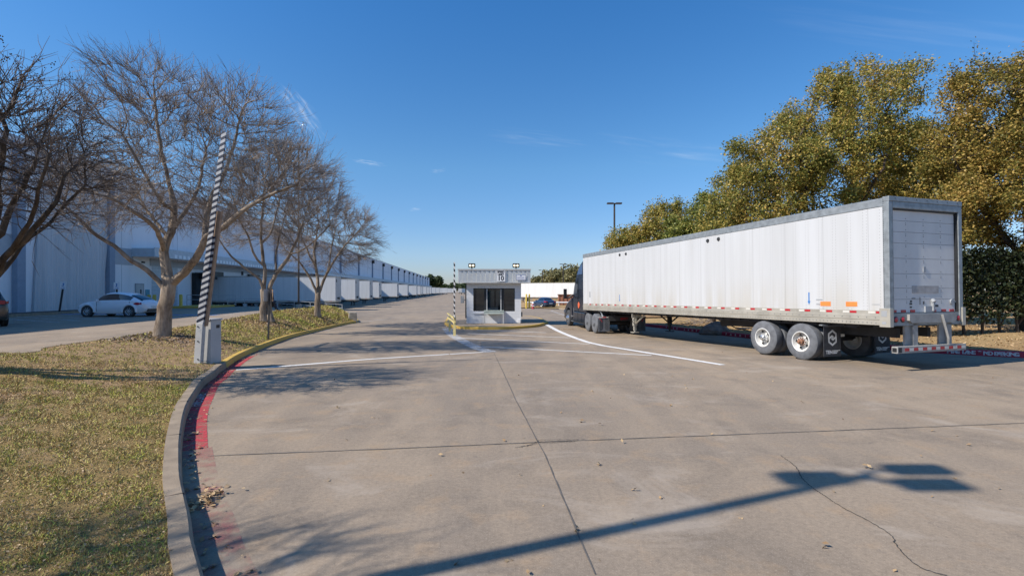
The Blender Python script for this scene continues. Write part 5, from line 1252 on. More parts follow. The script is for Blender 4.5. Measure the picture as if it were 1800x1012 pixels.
# facing -x, mid-stride; local x = forward(-x world)
PE = empty('person', (px_, py_, gz(px_, py_)), (0, 0, R(180)), 'person in dark jacket and jeans striding left behind the twin-trunk tree', 'person')
N_ = [(0, 0, .95), (.03, 0, 1.12), (.07, 0, 1.38), (.09, 0, 1.50), (.11, 0, 1.60), (.12, 0, 1.70)]
N_ += [(.07, .19, 1.40), (.02, .24, 1.12), (-.02, .22, .95), (-.0, .22, .88), (.07, -.19, 1.40), (.16, -.23, 1.14), (.32, -.20, 1.05), (.39, -.19, 1.03)]
N_ += [(0.01, .1, .88), (.16, .1, .50), (.22, .1, .10), (.34, .1, .04), (-.01, -.1, .88), (-.17, -.1, .52), (-.44, -.1, .16), (-.36, -.1, .06)]
E_ = [(0, 1), (1, 2), (2, 3), (3, 4), (4, 5), (2, 6), (6, 7), (7, 8), (8, 9), (2, 10), (10, 11), (11, 12), (12, 13), (0, 14), (14, 15), (15, 16), (16, 17), (0, 18), (18, 19), (19, 20), (20, 21)]
R_ = [(.14, .11), (.13, .10), (.15, .10), .055, (.085, .075), (.075, .07), .055, .042, .035, .03, .055, .042, .035, .03, .085, .06, .042, .035, .085, .06, .042, .035]
# fingers
for hx_, hb in ((9, (0, 0, -1)), (13, (1, 0, -.2))):
    b = Vector(N_[hx_]); d = Vector(hb).normalized(); sd_ = Vector((d.z, 0, -d.x))
    for q in range(4):
        i0 = len(N_); st_ = b + sd_ * ((q - 1.5) * .02) + d * .03; N_.append(tuple(st_)); N_.append(tuple(st_ + d * (.06 + .012 * (q in (1, 2))) + Vector((.01, 0, -.01)))); E_ += [(hx_, i0), (i0, i0 + 1)]; R_ += [.010, .008]
    i0 = len(N_); N_.append(tuple(b + sd_ * .045 + d * .02)); E_.append((hx_, i0)); R_.append(.010)
skinned('body', N_, E_, R_, 'skinp', PE, 1)
skinned('jeans', [N_[0], N_[14], N_[15], (.215, .1, .14), N_[18], N_[19], (-.42, -.1, .19)], [(0, 1), (1, 2), (2, 3), (0, 4), (4, 5), (5, 6)], [(.155, .125), .10, .078, .065, .10, .078, .065], 'denim', PE, 1)
skinned('jacket', [(0, 0, .98), N_[1], N_[2], (.085, 0, 1.47), N_[6], N_[7], (-.015, .222, .98), N_[10], N_[11], (.29, -.205, 1.065)], [(0, 1), (1, 2), (2, 3), (2, 4), (4, 5), (5, 6), (2, 7), (7, 8), (8, 9)], [(.165, .135), (.155, .12), (.17, .12), .07, .07, .058, .048, .07, .058, .048], 'shirt', PE, 1)
skinned('hair', [(.095, 0, 1.66), (.10, 0, 1.73), (.06, 0, 1.62)], [(0, 1), (0, 2)], [(.088, .08), (.07, .068), (.05, .06)], 'bark_d', PE, 1)
mb = MB(); mb.box((.19, 0, 1.635), (.03, .03, .05)); mb.box((.185, -.03, 1.66), (.01, .02, .01)); mb.box((.185, .03, 1.66), (.01, .02, .01)); mb.box((.185, 0, 1.59), (.01, .05, .01)); mb.build('face', 'skinp', PE, bevel=.004)
for (x, y, z, a) in ((.29, .1, .05, 0), (-.38, -.1, .08, R(35))):
    mb = MB(); mb.box((0, 0, 0), (.27, .10, .09), taper=.8, rot=(0, a, 0)); mb.build('shoe', 'shoe', PE, bevel=.02, loc=(x, y, z))
# ------------------------------------------------------------------ trees
class Skel:
    def __init__(s): s.p = []; s.par = []; s.minr = []
    def add(s, p, par, r=0.0): s.p.append(Vector(p)); s.par.append(par); s.minr.append(r); return len(s.p) - 1
    def limb(s, P, start=-1, r0=.1, r1=.05, step=.22, wob=.02, rnd=random):
        P = [Vector(p) for p in P]
        if start >= 0: P = [s.p[start]] + P
        C_ = catmull(P, 6) if len(P) > 2 else P
        L = sum((b - a).length for a, b in zip(C_, C_[1:])); n = max(2, int(L / step) + 1); Q = resample(C_, n)
        ids = []; par = start
        for i, q in enumerate(Q):
            if i == 0 and start >= 0: ids.append(start); continue
            w_ = Vector((rnd.uniform(-wob, wob), rnd.uniform(-wob, wob), 0)) if 0 < i else Vector((0, 0, 0))
            par = s.add(q + w_, par, r0 + (r1 - r0) * i / (n - 1)); ids.append(par)
        return ids
def nearest(s, p): p = Vector(p); return min(range(len(s.p)), key=lambda i: (s.p[i] - p).length)
def colonize(s, A, step=.16, di=3.0, dk=.32, iters=90, trop=Vector((0, 0, .0)), seeds=None, rng=None):
    A = np.array(A, dtype=np.float64); P = np.array([tuple(p) for p in s.p]); n0 = len(P)
    use = np.arange(n0) if seeds is None else np.array(seeds)
    D = np.full(len(A), 1e9); I = np.zeros(len(A), dtype=int)
    def upd(idx):
        nonlocal D, I
        for c in range(0, len(idx), 256):
            ch = idx[c:c + 256]; d = np.linalg.norm(A[:, None, :] - P[ch][None], axis=2); m = d.argmin(1); dm = d[np.arange(len(A)), m]
            b = dm < D; D[b] = dm[b]; I[b] = ch[m[b]]
    upd(use)
    for it in range(iters):
        act = D < di
        if not act.any(): break
        idx = I[act]; v = A[act] - P[idx]; v /= np.linalg.norm(v, axis=1, keepdims=True) + 1e-9
        u, inv = np.unique(idx, return_inverse=True); acc = np.zeros((len(u), 3)); np.add.at(acc, inv, v)
        acc += rng.normal(0, .13, acc.shape) + np.array(trop); acc /= np.linalg.norm(acc, axis=1, keepdims=True) + 1e-9
        newp = P[u] + acc * step; ni = np.arange(len(P), len(P) + len(u)); P = np.vstack([P, newp])
        for q, (a, b) in enumerate(zip(u, newp)): s.add(b, int(a))
        upd(ni); keep = D > dk; A = A[keep]; D = D[keep]; I = I[keep]
        if len(A) == 0: break
def radii(s, tip=.006, e=2.3):
    n = len(s.p); acc = [0.0] * n; r = [0.0] * n; ch = [[] for _ in range(n)]
    for i, p in enumerate(s.par):
        if p >= 0: ch[p].append(i)
    for i in range(n - 1, -1, -1):
        r[i] = max(tip, acc[i] ** (1 / e)) if acc[i] else tip
        q = s.par[i]
        if q >= 0: acc[q] += r[i] ** e
    return [max(a, b) for a, b in zip(r, s.minr)], ch
def skel_mesh(s, r, ch, flare=1.0):
    V = []; Fc = []
    starts = [i for i, p in enumerate(s.par) if p < 0]; stack = [(i, -1) for i in starts]
    while stack:
        i, par = stack.pop(); chain = ([par] if par >= 0 else []) + [i]
        while ch[chain[-1]]:
            c = max(ch[chain[-1]], key=lambda k: r[k])
            for o in ch[chain[-1]]:
                if o != c: stack.append((o, chain[-1]))
            chain.append(c)
        if len(chain) < 2: continue
        rm = r[chain[1]]; k = 12 if rm > .12 else 8 if rm > .05 else 5 if rm > .02 else 3
        prev = None; b = len(V)
        for j, q in enumerate(chain):
            d = (s.p[chain[min(j + 1, len(chain) - 1)]] - s.p[chain[max(j - 1, 0)]])
            d = d.normalized() if d.length > 1e-6 else Vector((0, 0, 1))
            if prev is None: up = Vector((0, 0, 1)) if abs(d.z) < .9 else Vector((1, 0, 0)); xx = d.cross(up).normalized()
            else:
                xx = prev - d * prev.dot(d); xx = xx.normalized() if xx.length > 1e-6 else prev
            prev = xx; yy = d.cross(xx); rr = r[q] if not (j == 0 and par >= 0) else min(r[q], rm * 1.15)
            if par < 0 and flare > 1 and j < 4: rr *= 1 + (flare - 1) * (1 - j / 4) ** 2
            for a in range(k):
                t = 2 * math.pi * a / k; lob = 1 + (.13 * math.sin(3 * t + j * .3) + .07 * math.sin(5 * t + 1.3 * j * .2)) * (1 if rm > .1 else 0)
                V.append(tuple(s.p[q] + (xx * math.cos(t) + yy * math.sin(t)) * rr * lob))
        for j in range(len(chain) - 1):
            for a in range(k): Fc.append((b + j * k + a, b + j * k + (a + 1) % k, b + (j + 1) * k + (a + 1) % k, b + (j + 1) * k + a))
    return V, Fc
def twigs(P0, Dr, L, r0, rng, seg=3, droop=-.03, spread=.22):
    n = len(P0); Vs = np.zeros((n, seg + 1, 3)); Vs[:, 0] = P0; d = Dr / (np.linalg.norm(Dr, axis=1, keepdims=True) + 1e-9); pts_ = [P0]
    for k in range(seg):
        d = d + rng.normal(0, spread * .5, d.shape) + np.array([0, 0, -droop]); d /= np.linalg.norm(d, axis=1, keepdims=True); Vs[:, k + 1] = Vs[:, k] + d * (L / seg)[:, None]
    a = rng.normal(size=(n, 3)); ax_ = np.cross(d, a); ax_ /= np.linalg.norm(ax_, axis=1, keepdims=True) + 1e-9; bx = np.cross(d, ax_)
    ring = []
    for k in range(seg + 1):
        rr = r0 * (1 - .65 * k / seg)
        rr = np.broadcast_to(rr, (n,))
        for q in range(3):
            t = 2 * math.pi * q / 3; ring.append(Vs[:, k] + (ax_ * math.cos(t) + bx * math.sin(t)) * rr[:, None])
    V = np.stack(ring, 1).reshape(-1, 3); m = 3 * (seg + 1); base = (np.arange(n) * m)[:, None]
    f = []
    for k in range(seg):
        for q in range(3): f.append([k * 3 + q, k * 3 + (q + 1) % 3, (k + 1) * 3 + (q + 1) % 3, (k + 1) * 3 + q])
    f = np.array(f); Fc = (base[:, :, None] + f[None]).reshape(-1, 4)
    return V, Fc, Vs
def ell(rng, n, c, r, shell=.0):
    out = []
    v = rng.normal(size=(n, 3)); v /= np.linalg.norm(v, axis=1, keepdims=True); u = rng.random(n) ** (1 / 3.0) if shell == 0 else (shell + (1 - shell) * rng.random(n)); return v * u[:, None] * np.array(r) + np.array(c)
def pxp(px, py, y): return Vector(((px - CX) / F * y, y, EYE + (HY - py) / F * y))
def bare_tree(name, base, limbs, crowns, label, seed, natt, barkm='bark', twigm='twig', step=.17, dk=.34, flare=1.45, ntw=6500, twl=(.35, .9), pods=0, group=None, sub=1.2):
    ntw = int(ntw * .82); rng = np.random.default_rng(seed); rnd = random.Random(seed); s = Skel(); ids = {}
    for key, start, P, r0, r1 in limbs:
        st = -1 if start is None else (ids[start[0]][min(len(ids[start[0]]) - 1, int(start[1] * (len(ids[start[0]]) - 1)))])
        ids[key] = s.limb(P, st, r0, r1, rnd=rnd)
    A = np.vstack([ell(rng, int(natt * w_), c, r) for c, r, w_ in crowns])
    tr = set(ids[limbs[0][0]][:-2]); seeds = [i for i in range(len(s.p)) if i not in tr]
    colonize(s, A, step=step, dk=dk, seeds=seeds, rng=rng, trop=(0, 0, .10), di=2.6)
    for i in range(len(s.p)):   # gnarl
        pass
    r, ch = radii(s, .0085, 2.25)
    o = empty(name, base, (0, 0, 0), label, 'tree', group)
    V, Fc = skel_mesh(s, r, ch, flare); V = np.array(V) - np.array(base)
    npmesh('trunk', V, Fc, barkm, o, smooth=True)
    P = np.array([tuple(p) for p in s.p]); rr = np.array(r); par = np.array(s.par)
    thin = np.where((rr < .022) & (par >= 0))[0]; pick = rng.choice(thin, ntw); d0 = P[pick] - P[par[pick]]; d0 /= np.linalg.norm(d0, axis=1, keepdims=True) + 1e-9
    cen = P[thin].mean(0); outw = P[pick] - cen; outw /= np.linalg.norm(outw, axis=1, keepdims=True) + 1e-9
    d0 = d0 + rng.normal(0, .38, d0.shape) + outw * .7 + np.array([0, 0, .25])
    L = rng.uniform(twl[0], twl[1], ntw); V1, F1, S1 = twigs(P[pick], d0, L, .0075, rng)
    n2 = int(ntw * sub); k = rng.integers(0, ntw, n2); sg = rng.integers(1, 4, n2); p2 = S1[k, sg]; d2 = S1[k, sg] - S1[k, sg - 1]; d2 /= np.linalg.norm(d2, axis=1, keepdims=True) + 1e-9
    d2 = d2 + rng.normal(0, .45, d2.shape); V2, F2, S2 = twigs(p2, d2, rng.uniform(.15, .5, n2), .0055, rng, seg=2)
    V = np.vstack([V1, V2]) - np.array(base); Fc = np.vstack([F1, F2 + len(V1)])
    cw = npmesh('crown', V, Fc, twigm, o)
    if pods:
        tips = S2[rng.choice(n2, pods), -1]; top = tips[:, 2] > np.percentile(S2[:, -1, 2], 40); tips = tips[top]
        c = np.repeat(tips, 7, 0) + rng.normal(0, .045, (len(tips) * 7, 3)); oc = np.array([[1, 0, 0], [-1, 0, 0], [0, 1, 0], [0, -1, 0], [0, 0, 1], [0, 0, -1]]) * .014
        V = (c[:, None] + oc[None]).reshape(-1, 3) - np.array(base); f = np.array([[0, 2, 4], [2, 1, 4], [1, 3, 4], [3, 0, 4], [2, 0, 5], [1, 2, 5], [3, 1, 5], [0, 3, 5]]); Fc = (np.arange(len(c)) * 6)[:, None, None] + f[None]
        npmesh('seed_pods', V, Fc.reshape(-1, 3), 'bark_d', o)
    return o, s
# first tree, big trunk
b = lat(285, 590); y1 = b.y; base = (b.x, b.y, b.z - .05)
q = lambda px, py, dy=0: pxp(px, py, y1 + dy)
limbs = [
 ('t', None, [Vector(base), q(287, 565), q(291, 540), q(297, 510), q(300, 488)], .205, .20),
 ('m', ('t', .9), [q(291, 462, .1), q(289, 440, .1), q(297, 418, .15), q(303, 395, .2), q(306, 365, .2), q(300, 335, .2)], .16, .075),
 ('l', ('t', .78), [q(262, 477, -.2), q(232, 459, -.4), q(200, 432, -.6), q(168, 412, -.8), q(140, 385, -1.0), q(112, 362, -1.2)], .085, .035),
 ('r', ('t', .88), [q(330, 472, -.2), q(352, 440, -.4), q(366, 415, -.5), q(392, 400, -.7), q(425, 372, -.8), q(470, 345, -.9), q(520, 325, -1)], .135, .03),
 ('r2', ('r', .36), [q(362, 395, -.1), q(366, 365, 0), q(378, 335, .2), q(396, 300, .3), q(412, 250, .3), q(424, 200, .3)], .095, .03),
 ('r3', ('r', .5), [q(400, 395, .3), q(440, 360, .8), q(480, 330, 1.2)], .06, .03),
 ('m2', ('m', .42), [q(279, 410, -.5), q(262, 390, -.9), q(235, 372, -1.3), q(205, 352, -1.6), q(170, 340, -1.9)], .085, .035),
 ('m3', ('m', .62), [q(326, 372, .6), q(345, 340, .9), q(355, 300, 1.1), q(362, 260, 1.2)], .07, .03),
 ('m4', ('m', .98), [q(292, 300, .1), q(282, 260, 0), q(275, 210, 0), q(272, 160, 0)], .07, .02),
 ('m5', ('m', .8), [q(285, 355, -.4), q(262, 320, -.6), q(240, 280, -.8), q(215, 235, -1)], .06, .025),
 ('m6', ('m', .5), [q(278, 395, .8), q(255, 365, 1.4), q(240, 330, 1.9), q(230, 290, 2.2)], .06, .025),
]
k_ = y1 / F
def E(px, py, rx, ry, dy=0, rd=None, w=1.0):
    c = q(px, py, dy); return (tuple(c), (rx * k_, (rd if rd else rx * k_), ry * k_), w)
cr = [E(272, 215, 105, 108, 0, 2.2, .34), E(420, 230, 82, 92, 0, 1.9, .2), E(185, 300, 62, 72, -.4, 2.0, .15), E(490, 300, 90, 52, -.5, 1.6, .17), E(320, 340, 150, 62, 0, 2.4, .2), E(160, 370, 42, 36, -1, 1.2, .05)]
bare_tree('bare_tree', base, limbs, cr, 'largest leafless tree with thick flared trunk standing between the white car and the striped barrier', 5, 2600, ntw=7500, flare=1.22)
# second tree
b = lat(468, 565); y1 = b.y; base = (b.x - .1, b.y, b.z - .05); k_ = y1 / F
limbs = [
 ('t', None, [Vector(base), q(463, 545), q(464, 525), q(463, 508)], .16, .13),
 ('u', None, [Vector((base[0] + .35, base[1] + .05, base[2])), q(474, 545, .1), q(473, 520, .1), q(476, 500, .1), q(488, 478, .2), q(505, 455, .3), q(520, 425, .4), q(532, 395, .4)], .13, .05),
 ('l', ('t', .98), [q(458, 492, -.2), q(440, 478, -.4), q(420, 462, -.6), q(402, 445, -.9), q(385, 420, -1.2)], .075, .03),
 ('m', ('t', .98), [q(466, 480, .1), q(462, 450, .2), q(458, 410, .2), q(462, 370, .2), q(466, 330, .2)], .10, .04),
 ('m2', ('m', .3), [q(448, 450, -.3), q(436, 415, -.6), q(420, 385, -.8), q(410, 350, -1)], .06, .025),
 ('m3', ('m', .5), [q(475, 410, .6), q(484, 380, 1.0), q(492, 345, 1.3)], .06, .025),
 ('u2', ('u', .5), [q(485, 450, .5), q(490, 420, .8), q(500, 380, 1.0)], .06, .025),
 ('u3', ('u', .7), [q(530, 440, -.2), q(556, 420, -.4), q(580, 395, -.5)], .05, .02),
]
cr = [E(470, 350, 85, 78, 0, 2.6, .5), E(545, 345, 62, 66, 0, 2.2, .28), E(410, 380, 42, 52, -.4, 2.0, .16), E(500, 300, 60, 48, 0, 2, .16)]
bare_tree('bare_tree', base, limbs, cr, 'leafless twin-trunk tree behind the dark sign post, middle one of the island', 8, 2300, step=.2, dk=.42, flare=1.3, ntw=6000)
# third tree
b = lat(558, 556); y1 = b.y; base = (b.x, b.y, b.z - .05); k_ = y1 / F
limbs = [
 ('t', None, [Vector(base), q(558, 545), q(559, 525), q(559, 514)], .175, .155),
 ('l', ('t', .98), [q(550, 498, -.2), q(538, 478, -.3), q(526, 460, -.4), q(512, 448, -.6), q(500, 438, -.8)], .09, .03),
 ('m', ('t', .98), [q(559, 495, .1), q(556, 470, .2), q(552, 445, .2), q(556, 415, .2), q(560, 390, .2)], .11, .04),
 ('r', ('t', .98), [q(567, 498, .0), q(578, 475, -.1), q(590, 455, -.2), q(606, 432, -.3), q(622, 415, -.3)], .10, .035),
 ('r2', ('r', .4), [q(580, 455, .5), q(584, 430, .8), q(590, 400, 1)], .06, .03),
 ('m2', ('m', .4), [q(545, 450, -.4), q(534, 425, -.7), q(524, 400, -.9)], .06, .03),
]
cr = [E(580, 410, 82, 66, 0, 3, .6), E(632, 425, 38, 36, 0, 2, .15), E(530, 410, 50, 60, 0, 2.5, .25)]
bare_tree('bare_tree', base, limbs, cr, 'farthest leafless tree on the island, near the concrete block at its tip', 13, 2100, step=.22, dk=.46, flare=1.25, ntw=5200, twl=(.4, 1.0))
# crape myrtle, stems just outside the left edge
y1 = 8.6; bx = -10.2; base = (bx, y1 + .3, lz(bx, y1 + .3, .15) - .05); k_ = y1 / F
B = Vector(base)
limbs = [
 ('t', None, [B, B + Vector((.05, 0, .3)), B + Vector((.12, 0, .55))], .16, .14),
 ('a', ('t', .9), [q(-60, 540, .2), q(-20, 500, .1), q(8, 455, 0), q(38, 425, 0), q(62, 398, 0), q(85, 372, 0), q(105, 345, .1), q(112, 310, .1)], .085, .03),
 ('b', ('t', .9), [q(-75, 500, -.2), q(-40, 450, -.2), q(0, 410, -.1), q(18, 365, 0), q(40, 330, .0), q(60, 290, 0)], .09, .035),
 ('b2', ('b', .55), [q(-5, 380, .1), q(-8, 330, .1), q(2, 280, .1), q(12, 230, 0)], .06, .02),
 ('c', ('t', .9), [q(-110, 470, .3), q(-100, 400, .4), q(-70, 330, .5), q(-40, 260, .5)], .09, .035),
 ('d', ('t', .9), [q(-150, 470, -.3), q(-190, 400, -.4), q(-210, 330, -.5)], .08, .035),
 ('a2', ('a', .45), [q(50, 420, .5), q(85, 395, .8), q(120, 355, 1.0), q(150, 325, 1.2)], .045, .02),
 ('a3', ('a', .62), [q(60, 370, -.3), q(70, 320, -.5), q(90, 270, -.6)], .045, .02),
]
cr = [E(20, 250, 105, 125, 0, 1.5, .42), E(-110, 230, 120, 150, 0, 1.6, .30), E(105, 300, 62, 68, .3, 1.2, .2), E(40, 360, 90, 40, 0, 1.2, .06)]
bare_tree('bare_tree', base, limbs, cr, 'dark leafless many-stemmed tree with seed pods reaching in from the left picture edge', 21, 2500, barkm='bark_d', twigm='twig_d', step=.13, dk=.28, ntw=2600, twl=(.25, .7), pods=380, flare=1.2)
# another one beside the camera, seen only by its shadow
B = Vector((-8.2, .4, lz(-8.2, .4, .15) - .05)); base = tuple(B)
limbs = [('t', None, [B, B + Vector((0, 0, .5)), B + Vector((.05, 0, 1.0))], .13, .11), ('a', ('t', .95), [B + Vector((.5, .2, 2)), B + Vector((1.0, .4, 3.2)), B + Vector((1.3, .5, 4.2))], .07, .025), ('b', ('t', .95), [B + Vector((-.4, -.2, 2)), B + Vector((-.8, -.4, 3.4))], .07, .03), ('c', ('t', .95), [B + Vector((.1, -.4, 2.2)), B + Vector((.2, -.8, 3.6))], .06, .03)]
cr = [((B.x + .5, B.y + .1, B.z + 4.0), (1.9, 1.6, 1.5), 1.0)]
bare_tree('bare_tree', base, limbs, cr, 'dark leafless tree on the near lawn, its twig shadows falling on the kerb', 22, 900, barkm='bark_d', twigm='twig_d', step=.13, dk=.3, ntw=1500, twl=(.25, .6), flare=1.2)

# ------------------------------------------------------------------ leafy trees
def leaves(rng, C0, n, spread, size, flat=.5, wts=None):
    k = rng.integers(0, len(C0), n) if wts is None else rng.choice(len(C0), n, p=wts); c = C0[k] + rng.normal(0, 1, (n, 3)) * spread
    nrm_ = rng.normal(size=(n, 3)); nrm_[:, 2] = np.abs(nrm_[:, 2]) + flat; nrm_ /= np.linalg.norm(nrm_, axis=1, keepdims=True)
    a = np.cross(nrm_, rng.normal(size=(n, 3))); a /= np.linalg.norm(a, axis=1, keepdims=True); b_ = np.cross(nrm_, a)
    s_ = size * rng.uniform(.55, 1.35, n)[:, None]; a = a * s_; b_ = b_ * s_ * .62
    V = np.stack([c - a, c - b_ + nrm_ * s_ * .12, c + a, c + b_ + nrm_ * s_ * .12], 1).reshape(-1, 3); Fc = np.arange(n * 4).reshape(-1, 4)
    return V, Fc
def leafy_tree(name, base, h, crowns, label, seed, natt, nleaf, size, leafm, barkm='bark_d', step=.32, dk=.6, trunk_r=.22, spread=.22, group=None, cat='tree', sprigs=260):
    rng = np.random.default_rng(seed); rnd = random.Random(seed); s = Skel(); B = Vector(base)
    ids = s.limb([B, B + Vector((.1, 0, h * .12)), B + Vector((.05, .1, h * .26))], -1, trunk_r, trunk_r * .75, rnd=rnd)
    lim = []
    for k in range(6):
        a = 2 * math.pi * k / 6 + rnd.uniform(-.4, .4); R_ = h * rnd.uniform(.14, .26)
        lim += s.limb([B + Vector((math.cos(a) * R_ * .5, math.sin(a) * R_ * .5, h * .42)), B + Vector((math.cos(a) * R_, math.sin(a) * R_, h * rnd.uniform(.55, .75)))], ids[-1], trunk_r * .5, trunk_r * .22, rnd=rnd, step=.4, wob=.05)
    A = np.vstack([ell(rng, int(natt * w_), c, r) for c, r, w_ in crowns])
    # clumpy: pull attractors toward clump centres
    nc = max(8, natt // 26); cc = A[rng.choice(len(A), nc)]; d = np.linalg.norm(A[:, None] - cc[None], axis=2); j = d.argmin(1); A = A + (cc[j] - A) * .30
    colonize(s, A, step=step, dk=dk, di=6, rng=rng, trop=(0, 0, .12), seeds=lim, iters=70)
    r, ch = radii(s, .017, 2.25)
    o = empty(name, tuple(B), (0, 0, 0), label, cat, group)
    V, Fc = skel_mesh(s, r, ch, 1.3); V0, F0 = V, Fc
    P = np.array([tuple(p) for p in s.p]); rr = np.array(r); par = np.array(s.par)
    thin = np.where((rr < .045) & (par >= 0))[0]
    C0 = P[thin]
    # sprigs poking out of the outline
    tips = np.array([i for i in thin if not ch[i]]); ti = rng.choice(tips, min(sprigs, len(tips)), replace=False); dd = P[ti] - P[par[ti]]; dd /= np.linalg.norm(dd, axis=1, keepdims=True) + 1e-9; dd = dd + np.array([0, 0, .35]) + rng.normal(0, .3, dd.shape)
    Vt, Ft, St = twigs(P[ti], dd, rng.uniform(.4, 1.1, len(ti)) * (size / .09) ** .5, .012, rng);     npmesh('trunk', np.vstack([np.array(V0), Vt]) - np.array(tuple(B)), np.vstack([np.array(F0), Ft + len(V0)]), barkm, o, smooth=True)
    wt = rng.gamma(.55, 1, len(C0)) + .05; wt /= wt.sum(); V1, F1 = leaves(rng, C0, nleaf, spread, size, .25, wt); sp = St[:, 1:].reshape(-1, 3); V2, F2 = leaves(rng, sp, len(sp) * 7, .10, size * .85)
    V = np.vstack([V1, V2]) - np.array(tuple(B)); Fc = np.vstack([F1, F2 + len(V1)])
    npmesh('crown', V, Fc, leafm, o)
    return o
def cE(px, py, y, rx, ry, rd, w): k = y / F; return (tuple(pxp(px, py, y)), (rx * k, rd, ry * k), w)
def rb(px, y): x = ax_at(px, y); return (x, y, rz(x, y) - .1)
leafy_tree('leafy_tree', rb(1440, 25.5), 12.8, [cE(1485, 240, 25.5, 114, 130, 3.8, .42), cE(1385, 318, 25, 135, 105, 3.6, .30), cE(1300, 390, 24.5, 80, 85, 2.8, .16), cE(1580, 152, 26, 42, 48, 2.0, .08), cE(1575, 290, 26, 70, 105, 3.0, .20), cE(1400, 230, 25.5, 50, 50, 2, .05), cE(1440, 440, 25, 160, 50, 3.0, .12)], 'big autumn-yellow leafy tree rising behind the middle and rear of the semi-trailer', 31, 3300, 138000, .060, 'leaf', spread=.23, sprigs=700)
leafy_tree('leafy_tree', rb(1800, 20.5), 11.5, [cE(1745, 250, 20.5, 108, 140, 3.0, .36), cE(1702, 142, 20.5, 42, 46, 1.5, .07), cE(1685, 330, 20.5, 62, 100, 2.4, .16), cE(1860, 245, 20.5, 130, 178, 3.2, .32), cE(1780, 380, 20, 150, 80, 3.2, .28)], 'bronze-leaved tree at the right picture edge above the dark hedge', 32, 2800, 125000, .054, 'leaf_o', spread=.22, sprigs=650)
leafy_tree('leafy_tree', rb(1640, 34), 13.5, [cE(1625, 330, 34, 90, 110, 3.6, 1.0)], 'darker leafy tree standing between and behind the two large autumn trees', 33, 600, 30000, .085, 'leaf', spread=.26, sprigs=120)
leafy_tree('leafy_tree', rb(1250, 31), 8.5, [cE(1262, 380, 31, 62, 58, 3.0, .6), cE(1210, 420, 31, 60, 42, 2.6, .4)], 'small yellow-green tree left of the big autumn tree, above the trailer roof', 34, 700, 36000, .070, 'leaf_g', spread=.2, sprigs=260)
leafy_tree('leafy_tree', rb(1160, 42), 8, [cE(1168, 400, 42, 58, 52, 3.5, .6), cE(1110, 425, 44, 48, 36, 3, .4)], 'low olive tree beside the dark lamp post above the front of the trailer', 35, 600, 30000, .09, 'leaf', spread=.25, sprigs=240)
# hedge
rng = np.random.default_rng(41); n = 42000
hx0, hx1 = 15.6, 33.0
U = rng.random((n, 3)); X = hx0 + (hx1 - hx0) * U[:, 0]; Yh = 18.9 + 1.3 * U[:, 1] + .05 * (X - 15); top = 3.25 + .06 * np.sin(X * 2.1) + .05 * np.sin(X * 5.3)
edge = rng.random(n) < .55; Yh = np.where(edge, 18.9 + .15 * rng.random(n) + .05 * (X - 15), Yh)
low = .45 + .25 * np.sin(X * 1.9) * np.sin(X * .7); Z = low + (top - low) * U[:, 2] ** .8
g0 = rz(20, 19)
keep = rng.random(n) < np.clip(.35 + (Z - .3) * .8, 0, 1); C0 = np.stack([X, Yh, Z + g0], 1)[keep]
HG = empty('hedge', (hx0, 19, g0), (0, 0, 0), 'tall dark clipped hedge in shade under the bronze-leaved tree at the right', 'hedge')
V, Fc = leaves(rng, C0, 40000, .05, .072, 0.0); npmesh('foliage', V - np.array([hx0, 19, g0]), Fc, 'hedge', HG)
mb = MB()
for k in range(24):
    x = .3 + k * .72; mb.tube([(x, .5, -.2), (x + random.uniform(-.1, .1), .5, .7), (x + random.uniform(-.3, .3), .6, 1.8), (x + random.uniform(-.4, .4), .6, 2.8)], [.06, .045, .03, .015], 5)
    mb.tube([(x, .5, .3), (x + .3, .3, 1.0), (x + .45, .3, 2.2)], [.03, .02, .01], 4)
mb.build('stems', 'bark_d', HG)

# far trees along the horizon
def cheap_tree(name, base, rx, ry, h, n, size, leafm, label, seed, group=None):
    rng = np.random.default_rng(seed); o = empty(name, base, (0, 0, rng.random() * 6), label, 'tree', group)
    m = 16; cc = ell(rng, m, (0, 0, h * .58), (rx * .72, ry * .72, h * .30)); rad = rng.uniform(.3, .5, m) * min(rx, h * .5)
    k = rng.integers(0, m, n); v = rng.normal(size=(n, 3)); v /= np.linalg.norm(v, axis=1, keepdims=True); c = cc[k] + v * (rad[k] * rng.uniform(.6, 1.05, n))[:, None]
    c = c[c[:, 2] > h * .12]; V, Fc = leaves(rng, c, n, size * .4, size); npmesh('crown', V, Fc, leafm, o)
    mb = MB(); mb.tube([(0, 0, -.3), (.1, 0, h * .4), (0, .1, h * .7)], [h * .03, h * .022, h * .01], 6)
    for q_ in range(4): a = q_ * 1.6; mb.tube([(0, 0, h * .3), (math.cos(a) * rx * .4, math.sin(a) * ry * .4, h * .6)], [h * .014, h * .006], 5)
    mb.build('trunk', 'bark_d', o); return o
protos = []
def row(items, leafm, size, group, labels, seed, n=4200):
    for i, (px, y, h, rx) in enumerate(items):
        x = ax_at(px, y); cheap_tree('leafy_tree', (x, y, gz(min(x, 300), min(y, 300)) - .1), rx, rx, h, n, size, leafm, labels[i] if isinstance(labels, list) else labels, seed + i, group)
